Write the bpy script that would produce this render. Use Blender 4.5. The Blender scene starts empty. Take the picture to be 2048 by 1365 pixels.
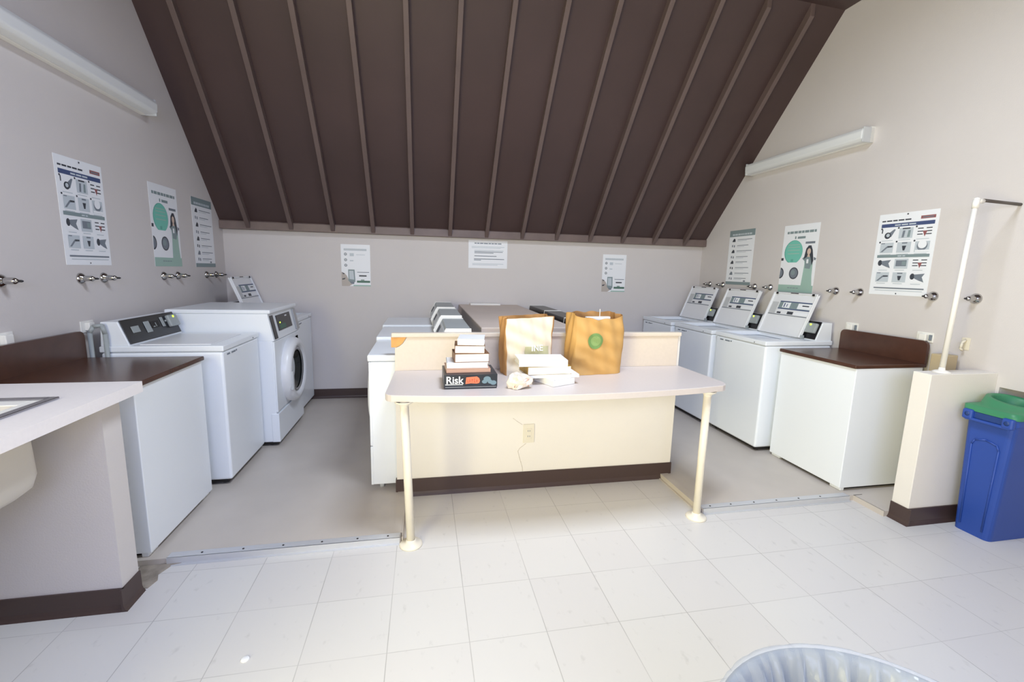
import bpy, bmesh, math, random
from mathutils import Vector, Matrix
random.seed(7)
S = bpy.context.scene
COL = S.collection
PI = math.pi

# ------------------------------------------------------------------ camera
cam = bpy.data.cameras.new('camera')
cam.sensor_width = 36.0
cam.lens = 892.806 / 2048 * 36.0
cam.clip_start = 0.02
co = bpy.data.objects.new('camera', cam)
COL.objects.link(co)
yaw, pitch, roll, H = 0.19653, 0.156835, 0.024827, 1.40288
fw = Vector((math.sin(yaw) * math.cos(pitch), math.cos(yaw) * math.cos(pitch), -math.sin(pitch)))
rt = Vector((math.cos(yaw), -math.sin(yaw), 0))
up = rt.cross(fw)
rt2 = math.cos(roll) * rt + math.sin(roll) * up
up2 = -math.sin(roll) * rt + math.cos(roll) * up
co.matrix_world = Matrix(((rt2.x, up2.x, -fw.x, 0), (rt2.y, up2.y, -fw.y, 0), (rt2.z, up2.z, -fw.z, H), (0, 0, 0, 1)))
S.camera = co

# ------------------------------------------------------------------ light and exposure
S.view_settings.view_transform = 'Standard'
S.view_settings.look = 'None'
S.view_settings.gamma = 1
S.view_settings.use_curve_mapping = False
S.view_settings.exposure = 0.0
w = bpy.data.worlds.new('sky')
S.world = w
w.use_nodes = True
w.node_tree.nodes['Background'].inputs[0].default_value = (0.72, 0.84, 1.0, 1)
w.node_tree.nodes['Background'].inputs[1].default_value = 0.4


def area(name, loc, target, sx, sy, power, color):
    l = bpy.data.lights.new(name, 'AREA')
    l.shape = 'RECTANGLE'
    l.size, l.size_y, l.energy, l.color = sx, sy, power, color
    o = bpy.data.objects.new(name, l)
    COL.objects.link(o)
    o.location = loc
    o.rotation_euler = (Vector(target) - Vector(loc)).to_track_quat('-Z', 'Y').to_euler()
    return o


# daylight through an added side doorway, the rear window and the skylight over the table
area('doorway_fill', (-1.86, -0.75, 1.1), (2.4, 1.3, 0.7), 1.5, 2.1, 162, (1.0, 0.91, 0.50))  # unseen doorway, put in as warm fill for the right side
area('rear_window_daylight', (0.0, -1.66, 2.05), (0.6, 3.0, 0.6), 2.4, 1.0, 75, (0.50, 0.60, 1.0))
area('skylight_daylight', (0.85, 1.45, 3.62), (0.85, 1.45, 0), 0.9, 0.8, 99, (0.76, 0.85, 1.0))




# ------------------------------------------------------------------ materials
def lin(c):
    return tuple(((v / 255 / 12.92) if v / 255 <= 0.04045 else ((v / 255 + 0.055) / 1.055) ** 2.4) for v in c)


MATS = {}


def mat(name, rgb, rough=0.5, metal=0.0, noise=0.0, nscale=8.0, bump=0.0, bscale=120.0, emit=None, spec=0.5, coat=0.0):
    if name in MATS:
        return MATS[name]
    m = bpy.data.materials.new(name)
    m.use_nodes = True
    nt = m.node_tree
    b = nt.nodes['Principled BSDF']
    c = lin(rgb)
    b.inputs['Base Color'].default_value = (*c, 1)
    b.inputs['Roughness'].default_value = rough
    b.inputs['Metallic'].default_value = metal
    b.inputs['Specular IOR Level'].default_value = spec
    b.inputs['Coat Weight'].default_value = coat
    tc = nt.nodes.new('ShaderNodeTexCoord')
    if noise > 0:
        n = nt.nodes.new('ShaderNodeTexNoise')
        n.inputs['Scale'].default_value = nscale
        n.inputs['Detail'].default_value = 4
        nt.links.new(tc.outputs['Object'], n.inputs['Vector'])
        r = nt.nodes.new('ShaderNodeValToRGB')
        r.color_ramp.elements[0].position = 0.3
        r.color_ramp.elements[1].position = 0.7
        r.color_ramp.elements[0].color = (*[v * (1 - noise) for v in c], 1)
        r.color_ramp.elements[1].color = (*[min(1, v * (1 + noise)) for v in c], 1)
        nt.links.new(n.outputs['Fac'], r.inputs['Fac'])
        nt.links.new(r.outputs['Color'], b.inputs['Base Color'])
    if bump > 0:
        n2 = nt.nodes.new('ShaderNodeTexNoise')
        n2.inputs['Scale'].default_value = bscale
        n2.inputs['Detail'].default_value = 3
        nt.links.new(tc.outputs['Object'], n2.inputs['Vector'])
        bp = nt.nodes.new('ShaderNodeBump')
        bp.inputs['Strength'].default_value = bump
        bp.inputs['Distance'].default_value = 0.004
        nt.links.new(n2.outputs['Fac'], bp.inputs['Height'])
        nt.links.new(bp.outputs['Normal'], b.inputs['Normal'])
    if emit:
        b.inputs['Emission Color'].default_value = (*lin(emit[0]), 1)
        b.inputs['Emission Strength'].default_value = emit[1]
    MATS[name] = m
    return m


def tile_material():
    m = mat('vinyl_tile', (226, 224, 220), 0.32, bump=0.06, bscale=40)
    nt = m.node_tree
    N, L = nt.nodes, nt.links
    b = N['Principled BSDF']
    geo = N.new('ShaderNodeNewGeometry')
    mp = N.new('ShaderNodeVectorMath'); mp.operation = 'SUBTRACT'
    mp.inputs[1].default_value = (-1.0566 - 0.3048 * 40, 1.802 - 0.3048 * 40, 0)
    L.new(geo.outputs['Position'], mp.inputs[0])
    dv = N.new('ShaderNodeVectorMath'); dv.operation = 'SCALE'
    dv.inputs['Scale'].default_value = 1 / 0.3048
    L.new(mp.outputs[0], dv.inputs[0])
    fr = N.new('ShaderNodeVectorMath'); fr.operation = 'FRACTION'
    L.new(dv.outputs[0], fr.inputs[0])
    fl = N.new('ShaderNodeVectorMath'); fl.operation = 'FLOOR'
    L.new(dv.outputs[0], fl.inputs[0])
    sx = N.new('ShaderNodeSeparateXYZ'); L.new(fr.outputs[0], sx.inputs[0])
    lines = []
    for ax in (0, 1):
        pp = N.new('ShaderNodeMath'); pp.operation = 'PINGPONG'; pp.inputs[1].default_value = 0.5
        L.new(sx.outputs[ax], pp.inputs[0])
        r = N.new('ShaderNodeMapRange'); r.inputs['From Min'].default_value = 0.002; r.inputs['From Max'].default_value = 0.007
        r.inputs['To Min'].default_value = 0.55 if ax == 0 else 0.36; r.inputs['To Max'].default_value = 0
        L.new(pp.outputs[0], r.inputs['Value'])
        lines.append(r)
    mx = N.new('ShaderNodeMath'); mx.operation = 'MAXIMUM'
    L.new(lines[0].outputs[0], mx.inputs[0]); L.new(lines[1].outputs[0], mx.inputs[1])
    # lines are worn away in places
    nz = N.new('ShaderNodeTexNoise'); nz.inputs['Scale'].default_value = 3.0; nz.inputs['Detail'].default_value = 3
    L.new(geo.outputs['Position'], nz.inputs['Vector'])
    wr = N.new('ShaderNodeMapRange'); wr.inputs['From Min'].default_value = 0.3; wr.inputs['From Max'].default_value = 0.6
    wr.inputs['To Min'].default_value = 0.35; wr.inputs['To Max'].default_value = 1.0
    L.new(nz.outputs['Fac'], wr.inputs['Value'])
    ml = N.new('ShaderNodeMath'); ml.operation = 'MULTIPLY'
    L.new(mx.outputs[0], ml.inputs[0]); L.new(wr.outputs[0], ml.inputs[1])
    wn = N.new('ShaderNodeTexWhiteNoise'); L.new(fl.outputs[0], wn.inputs['Vector'])
    ns = N.new('ShaderNodeTexNoise'); ns.inputs['Scale'].default_value = 26; ns.inputs['Detail'].default_value = 6
    st = N.new('ShaderNodeMapping'); st.inputs['Scale'].default_value = (1.0, 0.55, 1.0)
    L.new(geo.outputs['Position'], st.inputs['Vector']); L.new(st.outputs[0], ns.inputs['Vector'])
    sp = N.new('ShaderNodeMapRange'); sp.inputs['From Min'].default_value = 0.63; sp.inputs['From Max'].default_value = 0.74
    sp.inputs['To Min'].default_value = 0; sp.inputs['To Max'].default_value = 0.22
    L.new(ns.outputs['Fac'], sp.inputs['Value'])
    base = N.new('ShaderNodeMix'); base.data_type = 'RGBA'
    base.inputs['A'].default_value = (*lin((212, 208, 204)), 1); base.inputs['B'].default_value = (*lin((216, 213, 208)), 1)
    L.new(wn.outputs['Value'], base.inputs['Factor'])
    m1 = N.new('ShaderNodeMix'); m1.data_type = 'RGBA'; m1.inputs['B'].default_value = (*lin((150, 146, 140)), 1)
    L.new(sp.outputs[0], m1.inputs['Factor']); L.new(base.outputs['Result'], m1.inputs['A'])
    m2 = N.new('ShaderNodeMix'); m2.data_type = 'RGBA'; m2.inputs['B'].default_value = (*lin((96, 90, 86)), 1)
    L.new(ml.outputs[0], m2.inputs['Factor']); L.new(m1.outputs['Result'], m2.inputs['A'])
    L.new(m2.outputs['Result'], b.inputs['Base Color'])
    return m


def liner_material():
    m = bpy.data.materials.new('clear_liner'); m.use_nodes = True
    N, L = m.node_tree.nodes, m.node_tree.links
    b = N['Principled BSDF']
    b.inputs['Base Color'].default_value = (0.9, 0.92, 0.93, 1); b.inputs['Roughness'].default_value = 0.10
    t = N.new('ShaderNodeBsdfTransparent'); t.inputs[0].default_value = (0.93, 0.95, 0.98, 1)
    mx = N.new('ShaderNodeMixShader'); mx.inputs[0].default_value = 0.27
    L.new(t.outputs[0], mx.inputs[1]); L.new(b.outputs[0], mx.inputs[2])
    L.new(mx.outputs[0], N['Material Output'].inputs['Surface'])
    return m


M = dict(
    wall=mat('wall_paint', (211, 205, 202), 0.7, noise=0.015, nscale=2.0, bump=0.12, bscale=160),
    cream_paint=mat('cream_paint', (236, 230, 220), 0.65, noise=0.015, nscale=2.0, bump=0.12, bscale=160),
    tile=tile_material(),
    pad=mat('sheet_vinyl', (197, 188, 178), 0.38, noise=0.03, nscale=5),
    brown=mat('ceiling_brown', (72, 55, 53), 0.45, noise=0.10, nscale=1.6, bump=0.1, bscale=30),
    batten=mat('batten_brown', (102, 86, 82), 0.42, noise=0.12, nscale=3),
    ledger=mat('ledger_brown', (116, 100, 95), 0.45, noise=0.15, nscale=5),
    base=mat('vinyl_base', (70, 54, 50), 0.42),
    enamel=mat('white_enamel', (238, 242, 246), 0.28, spec=0.5),
    enamel2=mat('lid_enamel', (232, 233, 235), 0.3),
    black=mat('black_plastic', (24, 24, 28), 0.32),
    dark=mat('dark_gap', (30, 26, 25), 0.6),
    grey=mat('grey_plastic', (158, 164, 164), 0.42),
    ltgrey=mat('light_grey', (196, 198, 199), 0.4),
    silver=mat('silver', (176, 178, 182), 0.3, metal=0.8),
    chrome=mat('chrome', (190, 188, 186), 0.12, metal=1.0),
    alu=mat('aluminium', (206, 207, 210), 0.35, metal=0.35),
    steel=mat('stainless', (170, 170, 176), 0.25, metal=1.0),
    led=mat('green_led', (190, 255, 60), 0.4, emit=((200, 255, 60), 2.5)),
    glass=mat('door_glass', (26, 30, 30), 0.08, spec=0.7),
    drum=mat('drum_dark', (18, 18, 18), 0.4),
    lam=mat('beige_laminate', (222, 208, 190), 0.38, noise=0.02, nscale=60),
    counter=mat('laminate_lit', (240, 234, 232), 0.36, noise=0.015, nscale=80),  # tabletop's laminate again, the counter's brighter light put into its colour
    top=mat('laminate_dim', (212, 202, 196), 0.36, noise=0.015, nscale=80),  # same laminate as the backsplash, its greyer light put into the colour
    woodlam=mat('brown_laminate', (78, 49, 37), 0.25, noise=0.12, nscale=14),
    wood=mat('raw_wood', (224, 164, 90), 0.55, noise=0.1, nscale=20),
    cream=mat('cream_tub', (214, 209, 201), 0.35),
    leg=mat('painted_pipe', (230, 222, 205), 0.4, noise=0.03, nscale=10),
    plate=mat('ivory_plate', (228, 220, 200), 0.4),
    taupe=mat('taupe_board', (208, 192, 180), 0.6, noise=0.04, nscale=4),
    paper=mat('poster_paper', (240, 242, 245), 0.45),
    ink=mat('ink_grey', (120, 128, 138), 0.5),
    inkd=mat('ink_dark', (62, 66, 74), 0.5),
    inkl=mat('ink_light', (196, 204, 210), 0.5),
    navy=mat('ink_navy', (70, 84, 124), 0.5),
    teal=mat('ink_teal', (118, 196, 178), 0.5),
    teal2=mat('ink_teal_dark', (96, 172, 156), 0.5),
    sage=mat('ink_sage', (160, 190, 178), 0.5),
    slate=mat('ink_slate', (132, 148, 150), 0.5),
    greenk=mat('ink_green', (72, 110, 92), 0.5),
    hand=mat('ink_hand', (184, 174, 166), 0.5),
    skin=mat('ink_skin', (214, 190, 172), 0.5),
    red=mat('ink_red', (150, 92, 92), 0.5),
    kraft=mat('kraft_paper', (203, 158, 92), 0.7, noise=0.07, nscale=7, bump=0.3, bscale=14),
    kraftd=mat('kraft_inside', (188, 140, 84), 0.75),
    white_bag=mat('cream_paper', (228, 216, 196), 0.65, noise=0.02, nscale=6, bump=0.2, bscale=12),
    olive=mat('olive_print', (190, 188, 150), 0.6),
    sticker=mat('green_sticker', (112, 146, 82), 0.5),
    sticker2=mat('green_sticker_pale', (136, 164, 98), 0.5),
    pages=mat('book_pages', (246, 243, 236), 0.7, noise=0.02, nscale=90),
    cover_w=mat('white_cover', (244, 244, 242), 0.4),
    cover_b=mat('brown_cover', (122, 84, 52), 0.5),
    cover_p=mat('pink_cover', (196, 158, 140), 0.5),
    cover_g=mat('grey_cover', (158, 156, 156), 0.45),
    cover_o=mat('olive_cover', (150, 118, 46), 0.5),
    boxk=mat('game_box', (40, 44, 50), 0.35, noise=0.3, nscale=12),
    orange=mat('orange_print', (232, 122, 88), 0.4),
    oranged=mat('orange_dark_print', (204, 78, 56), 0.4),
    bluegrey=mat('bluegrey_print', (112, 136, 148), 0.4),
    bright=mat('white_print', (248, 248, 248), 0.4),
    blue=mat('blue_plastic', (40, 74, 156), 0.42, noise=0.03, nscale=5),
    blued=mat('blue_plastic_dark', (28, 60, 120), 0.45),
    green=mat('green_plastic', (58, 132, 92), 0.45),
    can=mat('blue_grey_can', (98, 108, 116), 0.5),
    liner=liner_material(),
    plasticbag=mat('crumpled_bag', (226, 214, 198), 0.3, noise=0.1, nscale=30, bump=0.6, bscale=50),
    dirt=mat('bare_concrete', (150, 140, 128), 0.8, noise=0.3, nscale=18, bump=0.4, bscale=40),
    diffuser=mat('lamp_diffuser', (228, 230, 230), 0.35),
    rod=mat('dark_rod', (92, 84, 78), 0.4, metal=0.4),
    poletrim=mat('white_pole', (240, 236, 228), 0.4),
    beige=mat('beige_box', (186, 168, 134), 0.5),
    crack=mat('wall_crack', (208, 198, 182), 0.8),
    white=mat('white_plastic', (238, 236, 230), 0.4),
)


# ------------------------------------------------------------------ mesh helpers
class B:
    def __init__(s):
        s.bm = bmesh.new()

    def _merge(s, t, mi=0, smooth=False, mtx=None):
        if mtx is not None:
            t.transform(mtx)
        for f in t.faces:
            f.material_index = mi
            f.smooth = smooth
        me = bpy.data.meshes.new('tmp')
        t.to_mesh(me)
        t.free()
        s.bm.from_mesh(me)
        bpy.data.meshes.remove(me)
        return s

    def box(s, x0, x1, y0, y1, z0, z1, mi=0, bev=0.0, seg=2, mtx=None):
        t = bmesh.new()
        bmesh.ops.create_cube(t, size=1)
        bmesh.ops.scale(t, vec=(x1 - x0, y1 - y0, z1 - z0), verts=t.verts)
        bmesh.ops.translate(t, vec=((x0 + x1) / 2, (y0 + y1) / 2, (z0 + z1) / 2), verts=t.verts)
        if bev > 0:
            bmesh.ops.bevel(t, geom=t.edges[:], offset=bev, segments=seg, affect='EDGES', profile=0.5)
        return s._merge(t, mi, False, mtx)

    def hexa(s, p, mi=0, bev=0.0):
        """p: 4 bottom corners then 4 top corners (same winding)"""
        t = bmesh.new()
        v = [t.verts.new(q) for q in p]
        for f in ((3, 2, 1, 0), (4, 5, 6, 7), (0, 1, 5, 4), (1, 2, 6, 5), (2, 3, 7, 6), (3, 0, 4, 7)):
            t.faces.new([v[i] for i in f])
        bmesh.ops.recalc_face_normals(t, faces=t.faces)
        if bev > 0:
            bmesh.ops.bevel(t, geom=t.edges[:], offset=bev, segments=2, affect='EDGES', profile=0.5)
        return s._merge(t, mi)

    def prism(s, pts, a0, a1, axis='x', mi=0, bev=0.0):
        """extrude a closed 2D outline along an axis; pts are the two other coords in order"""
        t = bmesh.new()

        def P(u, v, a):
            return {'x': (a, u, v), 'y': (u, a, v), 'z': (u, v, a)}[axis]
        lo = [t.verts.new(P(u, v, a0)) for u, v in pts]
        hi = [t.verts.new(P(u, v, a1)) for u, v in pts]
        n = len(pts)
        t.faces.new(lo)
        t.faces.new(hi[::-1])
        for i in range(n):
            t.faces.new((lo[i], hi[i], hi[(i + 1) % n], lo[(i + 1) % n]))
        bmesh.ops.recalc_face_normals(t, faces=t.faces)
        if bev > 0:
            bmesh.ops.bevel(t, geom=t.edges[:], offset=bev, segments=2, affect='EDGES', profile=0.5)
        return s._merge(t, mi)

    def lathe(s, prof, seg=32, mi=0, mtx=None, smooth=True, mis=None, wob=None):
        """prof: list of (r, z) revolved round z"""
        t = bmesh.new()
        rings = []
        for k, (r, z) in enumerate(prof):
            if r < 1e-6:
                rings.append([t.verts.new((0, 0, z))])
            else:
                ring = []
                for i in range(seg):
                    a = 2 * PI * i / seg
                    rr, zz = r, z
                    if wob:
                        dr, dz = wob(k, a)
                        rr += dr
                        zz += dz
                    ring.append(t.verts.new((rr * math.cos(a), rr * math.sin(a), zz)))
                rings.append(ring)
        fm = {}
        for k in range(len(rings) - 1):
            A, C = rings[k], rings[k + 1]
            for i in range(seg):
                j = (i + 1) % seg
                if len(A) == 1 and len(C) == 1:
                    continue
                if len(A) == 1:
                    f = t.faces.new((A[0], C[j], C[i]))
                elif len(C) == 1:
                    f = t.faces.new((A[i], A[j], C[0]))
                else:
                    f = t.faces.new((A[i], A[j], C[j], C[i]))
                fm[f] = mis[k] if mis else mi
        if mtx is not None:
            t.transform(mtx)
        for f in t.faces:
            f.material_index = fm.get(f, mi)
            f.smooth = smooth
        me = bpy.data.meshes.new('tmp')
        t.to_mesh(me)
        t.free()
        s.bm.from_mesh(me)
        bpy.data.meshes.remove(me)
        return s

    def cyl(s, p0, p1, r0, r1=None, seg=20, mi=0, smooth=True):
        r1 = r0 if r1 is None else r1
        p0, p1 = Vector(p0), Vector(p1)
        d = p1 - p0
        mtx = Matrix.Translation(p0) @ d.to_track_quat('Z', 'Y').to_matrix().to_4x4()
        return s.lathe([(0, 0), (r0, 0), (r1, d.length), (0, d.length)], seg, mi, mtx, smooth)

    def tube(s, pts, r, seg=10, mi=0):
        for a, b in zip(pts[:-1], pts[1:]):
            s.cyl(a, b, r, r, seg, mi)
        for p in pts[1:-1]:
            s.ball(p, (r, r, r), mi, 2)
        return s

    def ball(s, c, rad, mi=0, sub=2):
        t = bmesh.new()
        bmesh.ops.create_icosphere(t, subdivisions=sub, radius=1)
        bmesh.ops.scale(t, vec=rad, verts=t.verts)
        bmesh.ops.translate(t, vec=c, verts=t.verts)
        return s._merge(t, mi, True)

    def poly(s, pts, mi=0, smooth=False):
        t = bmesh.new()
        t.faces.new([t.verts.new(p) for p in pts])
        return s._merge(t, mi, smooth)

    def text(s, body, size, mtx, mi=0, bold=0.0):
        cu = bpy.data.curves.new('txt', 'FONT')
        cu.body, cu.size, cu.offset = body, size, bold
        cu.align_x, cu.align_y = 'CENTER', 'CENTER'
        o = bpy.data.objects.new('txt', cu)
        COL.objects.link(o)
        dg = bpy.context.evaluated_depsgraph_get()
        me = bpy.data.meshes.new_from_object(o.evaluated_get(dg))
        t = bmesh.new()
        t.from_mesh(me)
        bpy.data.objects.remove(o)
        bpy.data.curves.remove(cu)
        bpy.data.meshes.remove(me)
        return s._merge(t, mi, False, mtx)

    def grid(s, fn, nu, nv, mi=0, smooth=True, closed_u=False):
        t = bmesh.new()
        V = [[t.verts.new(fn(i / nu, j / nv)) for j in range(nv + 1)] for i in range(nu if closed_u else nu + 1)]
        n = len(V)
        for i in range(nu):
            for j in range(nv):
                t.faces.new((V[i][j], V[(i + 1) % n][j], V[(i + 1) % n][j + 1], V[i][j + 1]))
        return s._merge(t, mi, smooth)

    def build(s, name, mats, parent=None, loc=None, rotz=None):
        me = bpy.data.meshes.new(name)
        s.bm.to_mesh(me)
        s.bm.free()
        for m in (mats if isinstance(mats, (list, tuple)) else [mats]):
            me.materials.append(M[m] if isinstance(m, str) else m)
        o = bpy.data.objects.new(name, me)
        COL.objects.link(o)
        if parent:
            o.parent = parent
        if loc:
            o.location = loc
        if rotz is not None:
            o.rotation_euler = (0, 0, rotz)
        return o


def thing(name, label, cat, loc=(0, 0, 0), rotz=0.0, group=None):
    o = bpy.data.objects.new(name, None)
    o.empty_display_size = 0.1
    COL.objects.link(o)
    o.location = loc
    o.rotation_euler = (0, 0, rotz)
    return tag(o, label, cat, group)


def tag(o, label, cat, group=None):
    o['label'] = label
    o['category'] = cat
    if group:
        o['group'] = group
    return o


def struct(o):
    o['kind'] = 'structure'
    return o


# ------------------------------------------------------------------ room shell
XL, XR, YB = -1.881, 3.21, 4.82
RX, RY = 3.80, -1.70          # near room: right wall and rear wall
ZT = 3.75
PT = 0.03                     # height of the raised laundry floor

struct(B().box(XL - 0.1, RX + 0.1, RY - 0.4, YB + 0.1, -0.08, 0).build('floor', 'tile'))
# raised, vinyl covered laundry floor, U-shaped round the table bay
b = B()
b.box(XL, -0.125, 2.175, YB, 0, PT)
b.box(1.615, XR, 2.195, YB, 0, PT)
b.box(-0.125, 1.615, 2.68, YB, 0, PT)
b.box(2.70, XR, 2.0, 2.195, 0, PT)
struct(b.build('floor', 'pad'))
b = B()
b.prism([(-1.215, 2.174), (-1.19, 2.1), (-1.165, 2.16), (-1.12, 2.171), (-1.12, 2.174)], 0.0002, 0.006, 'z')
b.prism([(-1.30, 2.01), (-1.185, 2.01), (-1.172, 2.06), (-1.19, 2.1), (-1.21, 2.174), (-1.30, 2.174)], 0.0002, 0.004, 'z')
struct(b.build('floor', 'dirt'))

b = B()
b.box(XL - 0.1, XL, 0.05, YB + 0.1, 0, ZT)
b.box(XL - 0.1, XL, -1.55, 0.05, 2.2, ZT)
b.box(XL - 0.1, XL, RY, -1.55, 0, ZT)
struct(b.build('wall_left', 'wall'))
b = B()
b.box(XR, XR + 0.1, 1.888, YB + 0.1, 0, ZT)
b.box(XR, XR + 0.1, 1.1, 1.888, 0.815, ZT)
b.box(XR + 0.1, RX + 0.1, 1.888, 2.0, 0, ZT)
b.box(RX, RX + 0.1, RY, 1.888, 0, ZT)
struct(b.build('wall_right', 'wall'))
struct(B().box(XL, XR, YB, YB + 0.1, 0, 1.86).build('wall_back', 'wall'))
b = B()
WX0, WX1, WZ0, WZ1 = -1.25, 1.25, 1.5, 2.6
b.box(XL, WX0, RY - 0.12, RY, 0, ZT)
b.box(WX0, WX1, RY - 0.12, RY, 0, WZ0)
b.box(WX0, WX1, RY - 0.12, RY, WZ1, ZT)
b.box(WX1, RX, RY - 0.12, RY, 0, ZT)
struct(b.build('wall_rear', 'wall'))
b = B()
for y0, y1, z0, z1 in ((-1.55, -1.50, 0, 2.2), (0.0, 0.05, 0, 2.2), (-1.5, 0.0, 2.15, 2.2)):
    b.box(XL - 0.11, XL + 0.01, y0, y1, z0, z1)
struct(b.build('door_added', 'base'))  # casing of the unseen doorway added to let the fill light in
b = B()
for x0, x1, z0, z1 in ((WX0, WX0 + 0.05, WZ0, WZ1), (WX1 - 0.05, WX1, WZ0, WZ1), (WX0 + .05, WX1 - .05, WZ1 - 0.05, WZ1), (WX0 + .05, WX1 - .05, WZ0, WZ0 + 0.05)):
    b.box(x0, x1, RY - 0.13, RY + 0.01, z0, z1)
struct(b.build('window_1', 'base'))


def slope(x):
    return 1.207 + (1.098 - 1.207) * (x - XL) / (XR - XL)


YR = 3.255                    # where the slope meets the flat top


def zc(x, y):
    return 1.737 + slope(x) * (YB - y)


b = B()
b.grid(lambda u, v: (XL + (XR - XL) * u, YB + 0.05 + (YR - YB - 0.05) * v, zc(XL + (XR - XL) * u, YB + 0.05 + (YR - YB - 0.05) * v)), 12, 4, smooth=False)
b.grid(lambda u, v: (XL + (XR - XL) * u, YB + 0.05 + (YR - YB - 0.05) * v, 0.12 + zc(XL + (XR - XL) * u, YB + 0.05 + (YR - YB - 0.05) * v)), 12, 4, smooth=False)
# flat top with a skylight opening
SX0, SX1, SY0, SY1 = 0.35, 1.35, 1.0, 1.9


def ztop(x):
    return zc(min(x, XR), YR)


def slab(x0, x1, y0, y1):
    b.hexa([(x0, y0, ztop(x0)), (x1, y0, ztop(x1)), (x1, y1, ztop(x1)), (x0, y1, ztop(x0)),
            (x0, y0, ztop(x0) + 0.1), (x1, y0, ztop(x1) + 0.1), (x1, y1, ztop(x1) + 0.1), (x0, y1, ztop(x0) + 0.1)])


slab(XL, SX0, RY, YR)
slab(SX1, XR, RY, YR)
slab(SX0, SX1, RY, SY0)
slab(SX0, SX1, SY1, YR)
slab(XR, RX, RY, 1.95)
ceil = struct(b.build('ceiling', 'brown'))
b = B()
for x0, x1, y0, y1 in ((SX0 - .03, SX0, SY0 - .03, SY1 + .03), (SX1, SX1 + .03, SY0 - .03, SY1 + .03), (SX0, SX1, SY0 - .03, SY0), (SX0, SX1, SY1, SY1 + .03)):
    b.box(x0, x1, y0, y1, 3.50, 3.75)
struct(b.build('window_2', 'white'))
for k in range(13):
    x = -1.63 + 0.3795 * k
    hw, dp = 0.019, 0.088
    y0, y1 = YB - 0.068, YR
    b = B()
    b.hexa([(x - hw, y0, zc(x, y0) - dp), (x + hw, y0, zc(x, y0) - dp), (x + hw, y1, zc(x, y1) - dp), (x - hw, y1, zc(x, y1) - dp),
            (x - hw, y0, zc(x, y0) + .02), (x + hw, y0, zc(x, y0) + .02), (x + hw, y1, zc(x, y1) + .02), (x - hw, y1, zc(x, y1) + .02)], bev=0.003)
    b.build('rafter', 'batten', ceil)
struct(B().prism([(YB - 0.075, 1.727), (YB, 1.727), (YB, 1.80), (YB - 0.05, 1.815), (YB - 0.075, 1.80)], XL, XR, 'x', bev=0.004).build('trim_1', 'ledger'))

# partitions
PZ = 1.0
b = B()
b.box(-0.17, 1.675, 2.67, 2.697, 0, PZ)
wc = struct(b.build('wall_centre_partition', 'cream_paint'))
B().box(-0.188, 1.672, 2.652, 2.700, PZ, PZ + 0.025, bev=0.004).build('cap', 'lam', wc)
B().prism([(-0.19, 0.94), (-0.166, 0.94), (-0.145, 0.948), (-0.125, 0.965), (-0.103, 0.9995), (-0.19, 0.9995)], 2.660, 2.6695, 'y').build('end_block', 'wood', wc)
b = B()
cp = [(0.64, 0.302), (0.600, 0.272), (0.588, 0.252), (0.600, 0.205), (0.610, 0.175), (0.620, 0.140), (0.623, 0.112)]
b.tube([(x, 2.6695, z) for x, z in cp], 0.0016, 5)
b.tube([(x, 2.6695, z) for x, z in ((0.612, 0.43), (0.58, 0.452), (0.55, 0.475))], 0.0012, 5)
b.build('crack', 'crack', wc)
wl = struct(B().box(XL, -1.205, 1.895, 2.0, 0, 0.873).build('wall_left_partition', 'wall'))
wr_ = struct(B().box(2.735, XR, 1.905, 2.0, 0, 0.893, bev=0.003).build('wall_right_partition', 'cream_paint'))


def cove(b, x0, y0, x1, y1, nx, ny, h=0.1, z=0.0):
    """cove base along a run; n points away from the wall"""
    pr = [(0.0, 0), (0.020, 0), (0.012, 0.012), (0.008, 0.025), (0.007, h), (0.0, h)]
    t = bmesh.new()
    A = [t.verts.new((x0 + nx * d, y0 + ny * d, z + q)) for d, q in pr]
    C = [t.verts.new((x1 + nx * d, y1 + ny * d, z + q)) for d, q in pr]
    n = len(pr)
    for i in range(n):
        t.faces.new((A[i], C[i], C[(i + 1) % n], A[(i + 1) % n]))
    t.faces.new(A[::-1])
    t.faces.new(C)
    bmesh.ops.recalc_face_normals(t, faces=t.faces)
    b._merge(t)


b = B(); cove(b, -0.172, 2.67, 1.677, 2.67, 0, -1, 0.11); cove(b, -0.17, 2.663, -0.17, 2.697, -1, 0, 0.11); cove(b, 1.675, 2.663, 1.675, 2.697, 1, 0, 0.11)
struct(b.build('baseboard_centre', 'base'))
b = B(); cove(b, XL, 1.895, -1.198, 1.895, 0, -1, 0.095); cove(b, -1.205, 1.875, -1.205, 2.0, 1, 0, 0.095)
struct(b.build('baseboard_left', 'base'))
b = B(); cove(b, 2.728, 1.905, XR, 1.905, 0, -1, 0.1); cove(b, XR, 1.888, RX, 1.888, 0, -1, 0.1); cove(b, 2.735, 1.885, 2.735, 2.0, -1, 0, 0.1)
struct(b.build('baseboard_right', 'base'))
b = B(); cove(b, XL, YB, XR, YB, 0, -1, 0.1, PT); cove(b, XR, 2.0, XR, YB, -1, 0, 0.1, PT); cove(b, XL, 2.18, XL, YB, 1, 0, 0.1, PT)
struct(b.build('baseboard_back', 'base'))


# aluminium nosings of the raised floor
def nosing(x0, x1, y, name, screws):
    b = B()
    b.box(x0, x1, y - 0.003, y + 0.042, PT, PT + 0.003, 0)
    b.box(x0, x1, y - 0.006, y, 0.0, PT + 0.003, 0)
    b.box(x0, x1, y - 0.02, y - 0.004, 0.0, 0.004, 0)
    for sx in screws:
        b.cyl((sx, y + 0.02, PT + 0.002), (sx, y + 0.02, PT + 0.0045), 0.005, 0.005, 10, 1)
    return struct(b.build(name, ['alu', 'dark']))


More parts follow.
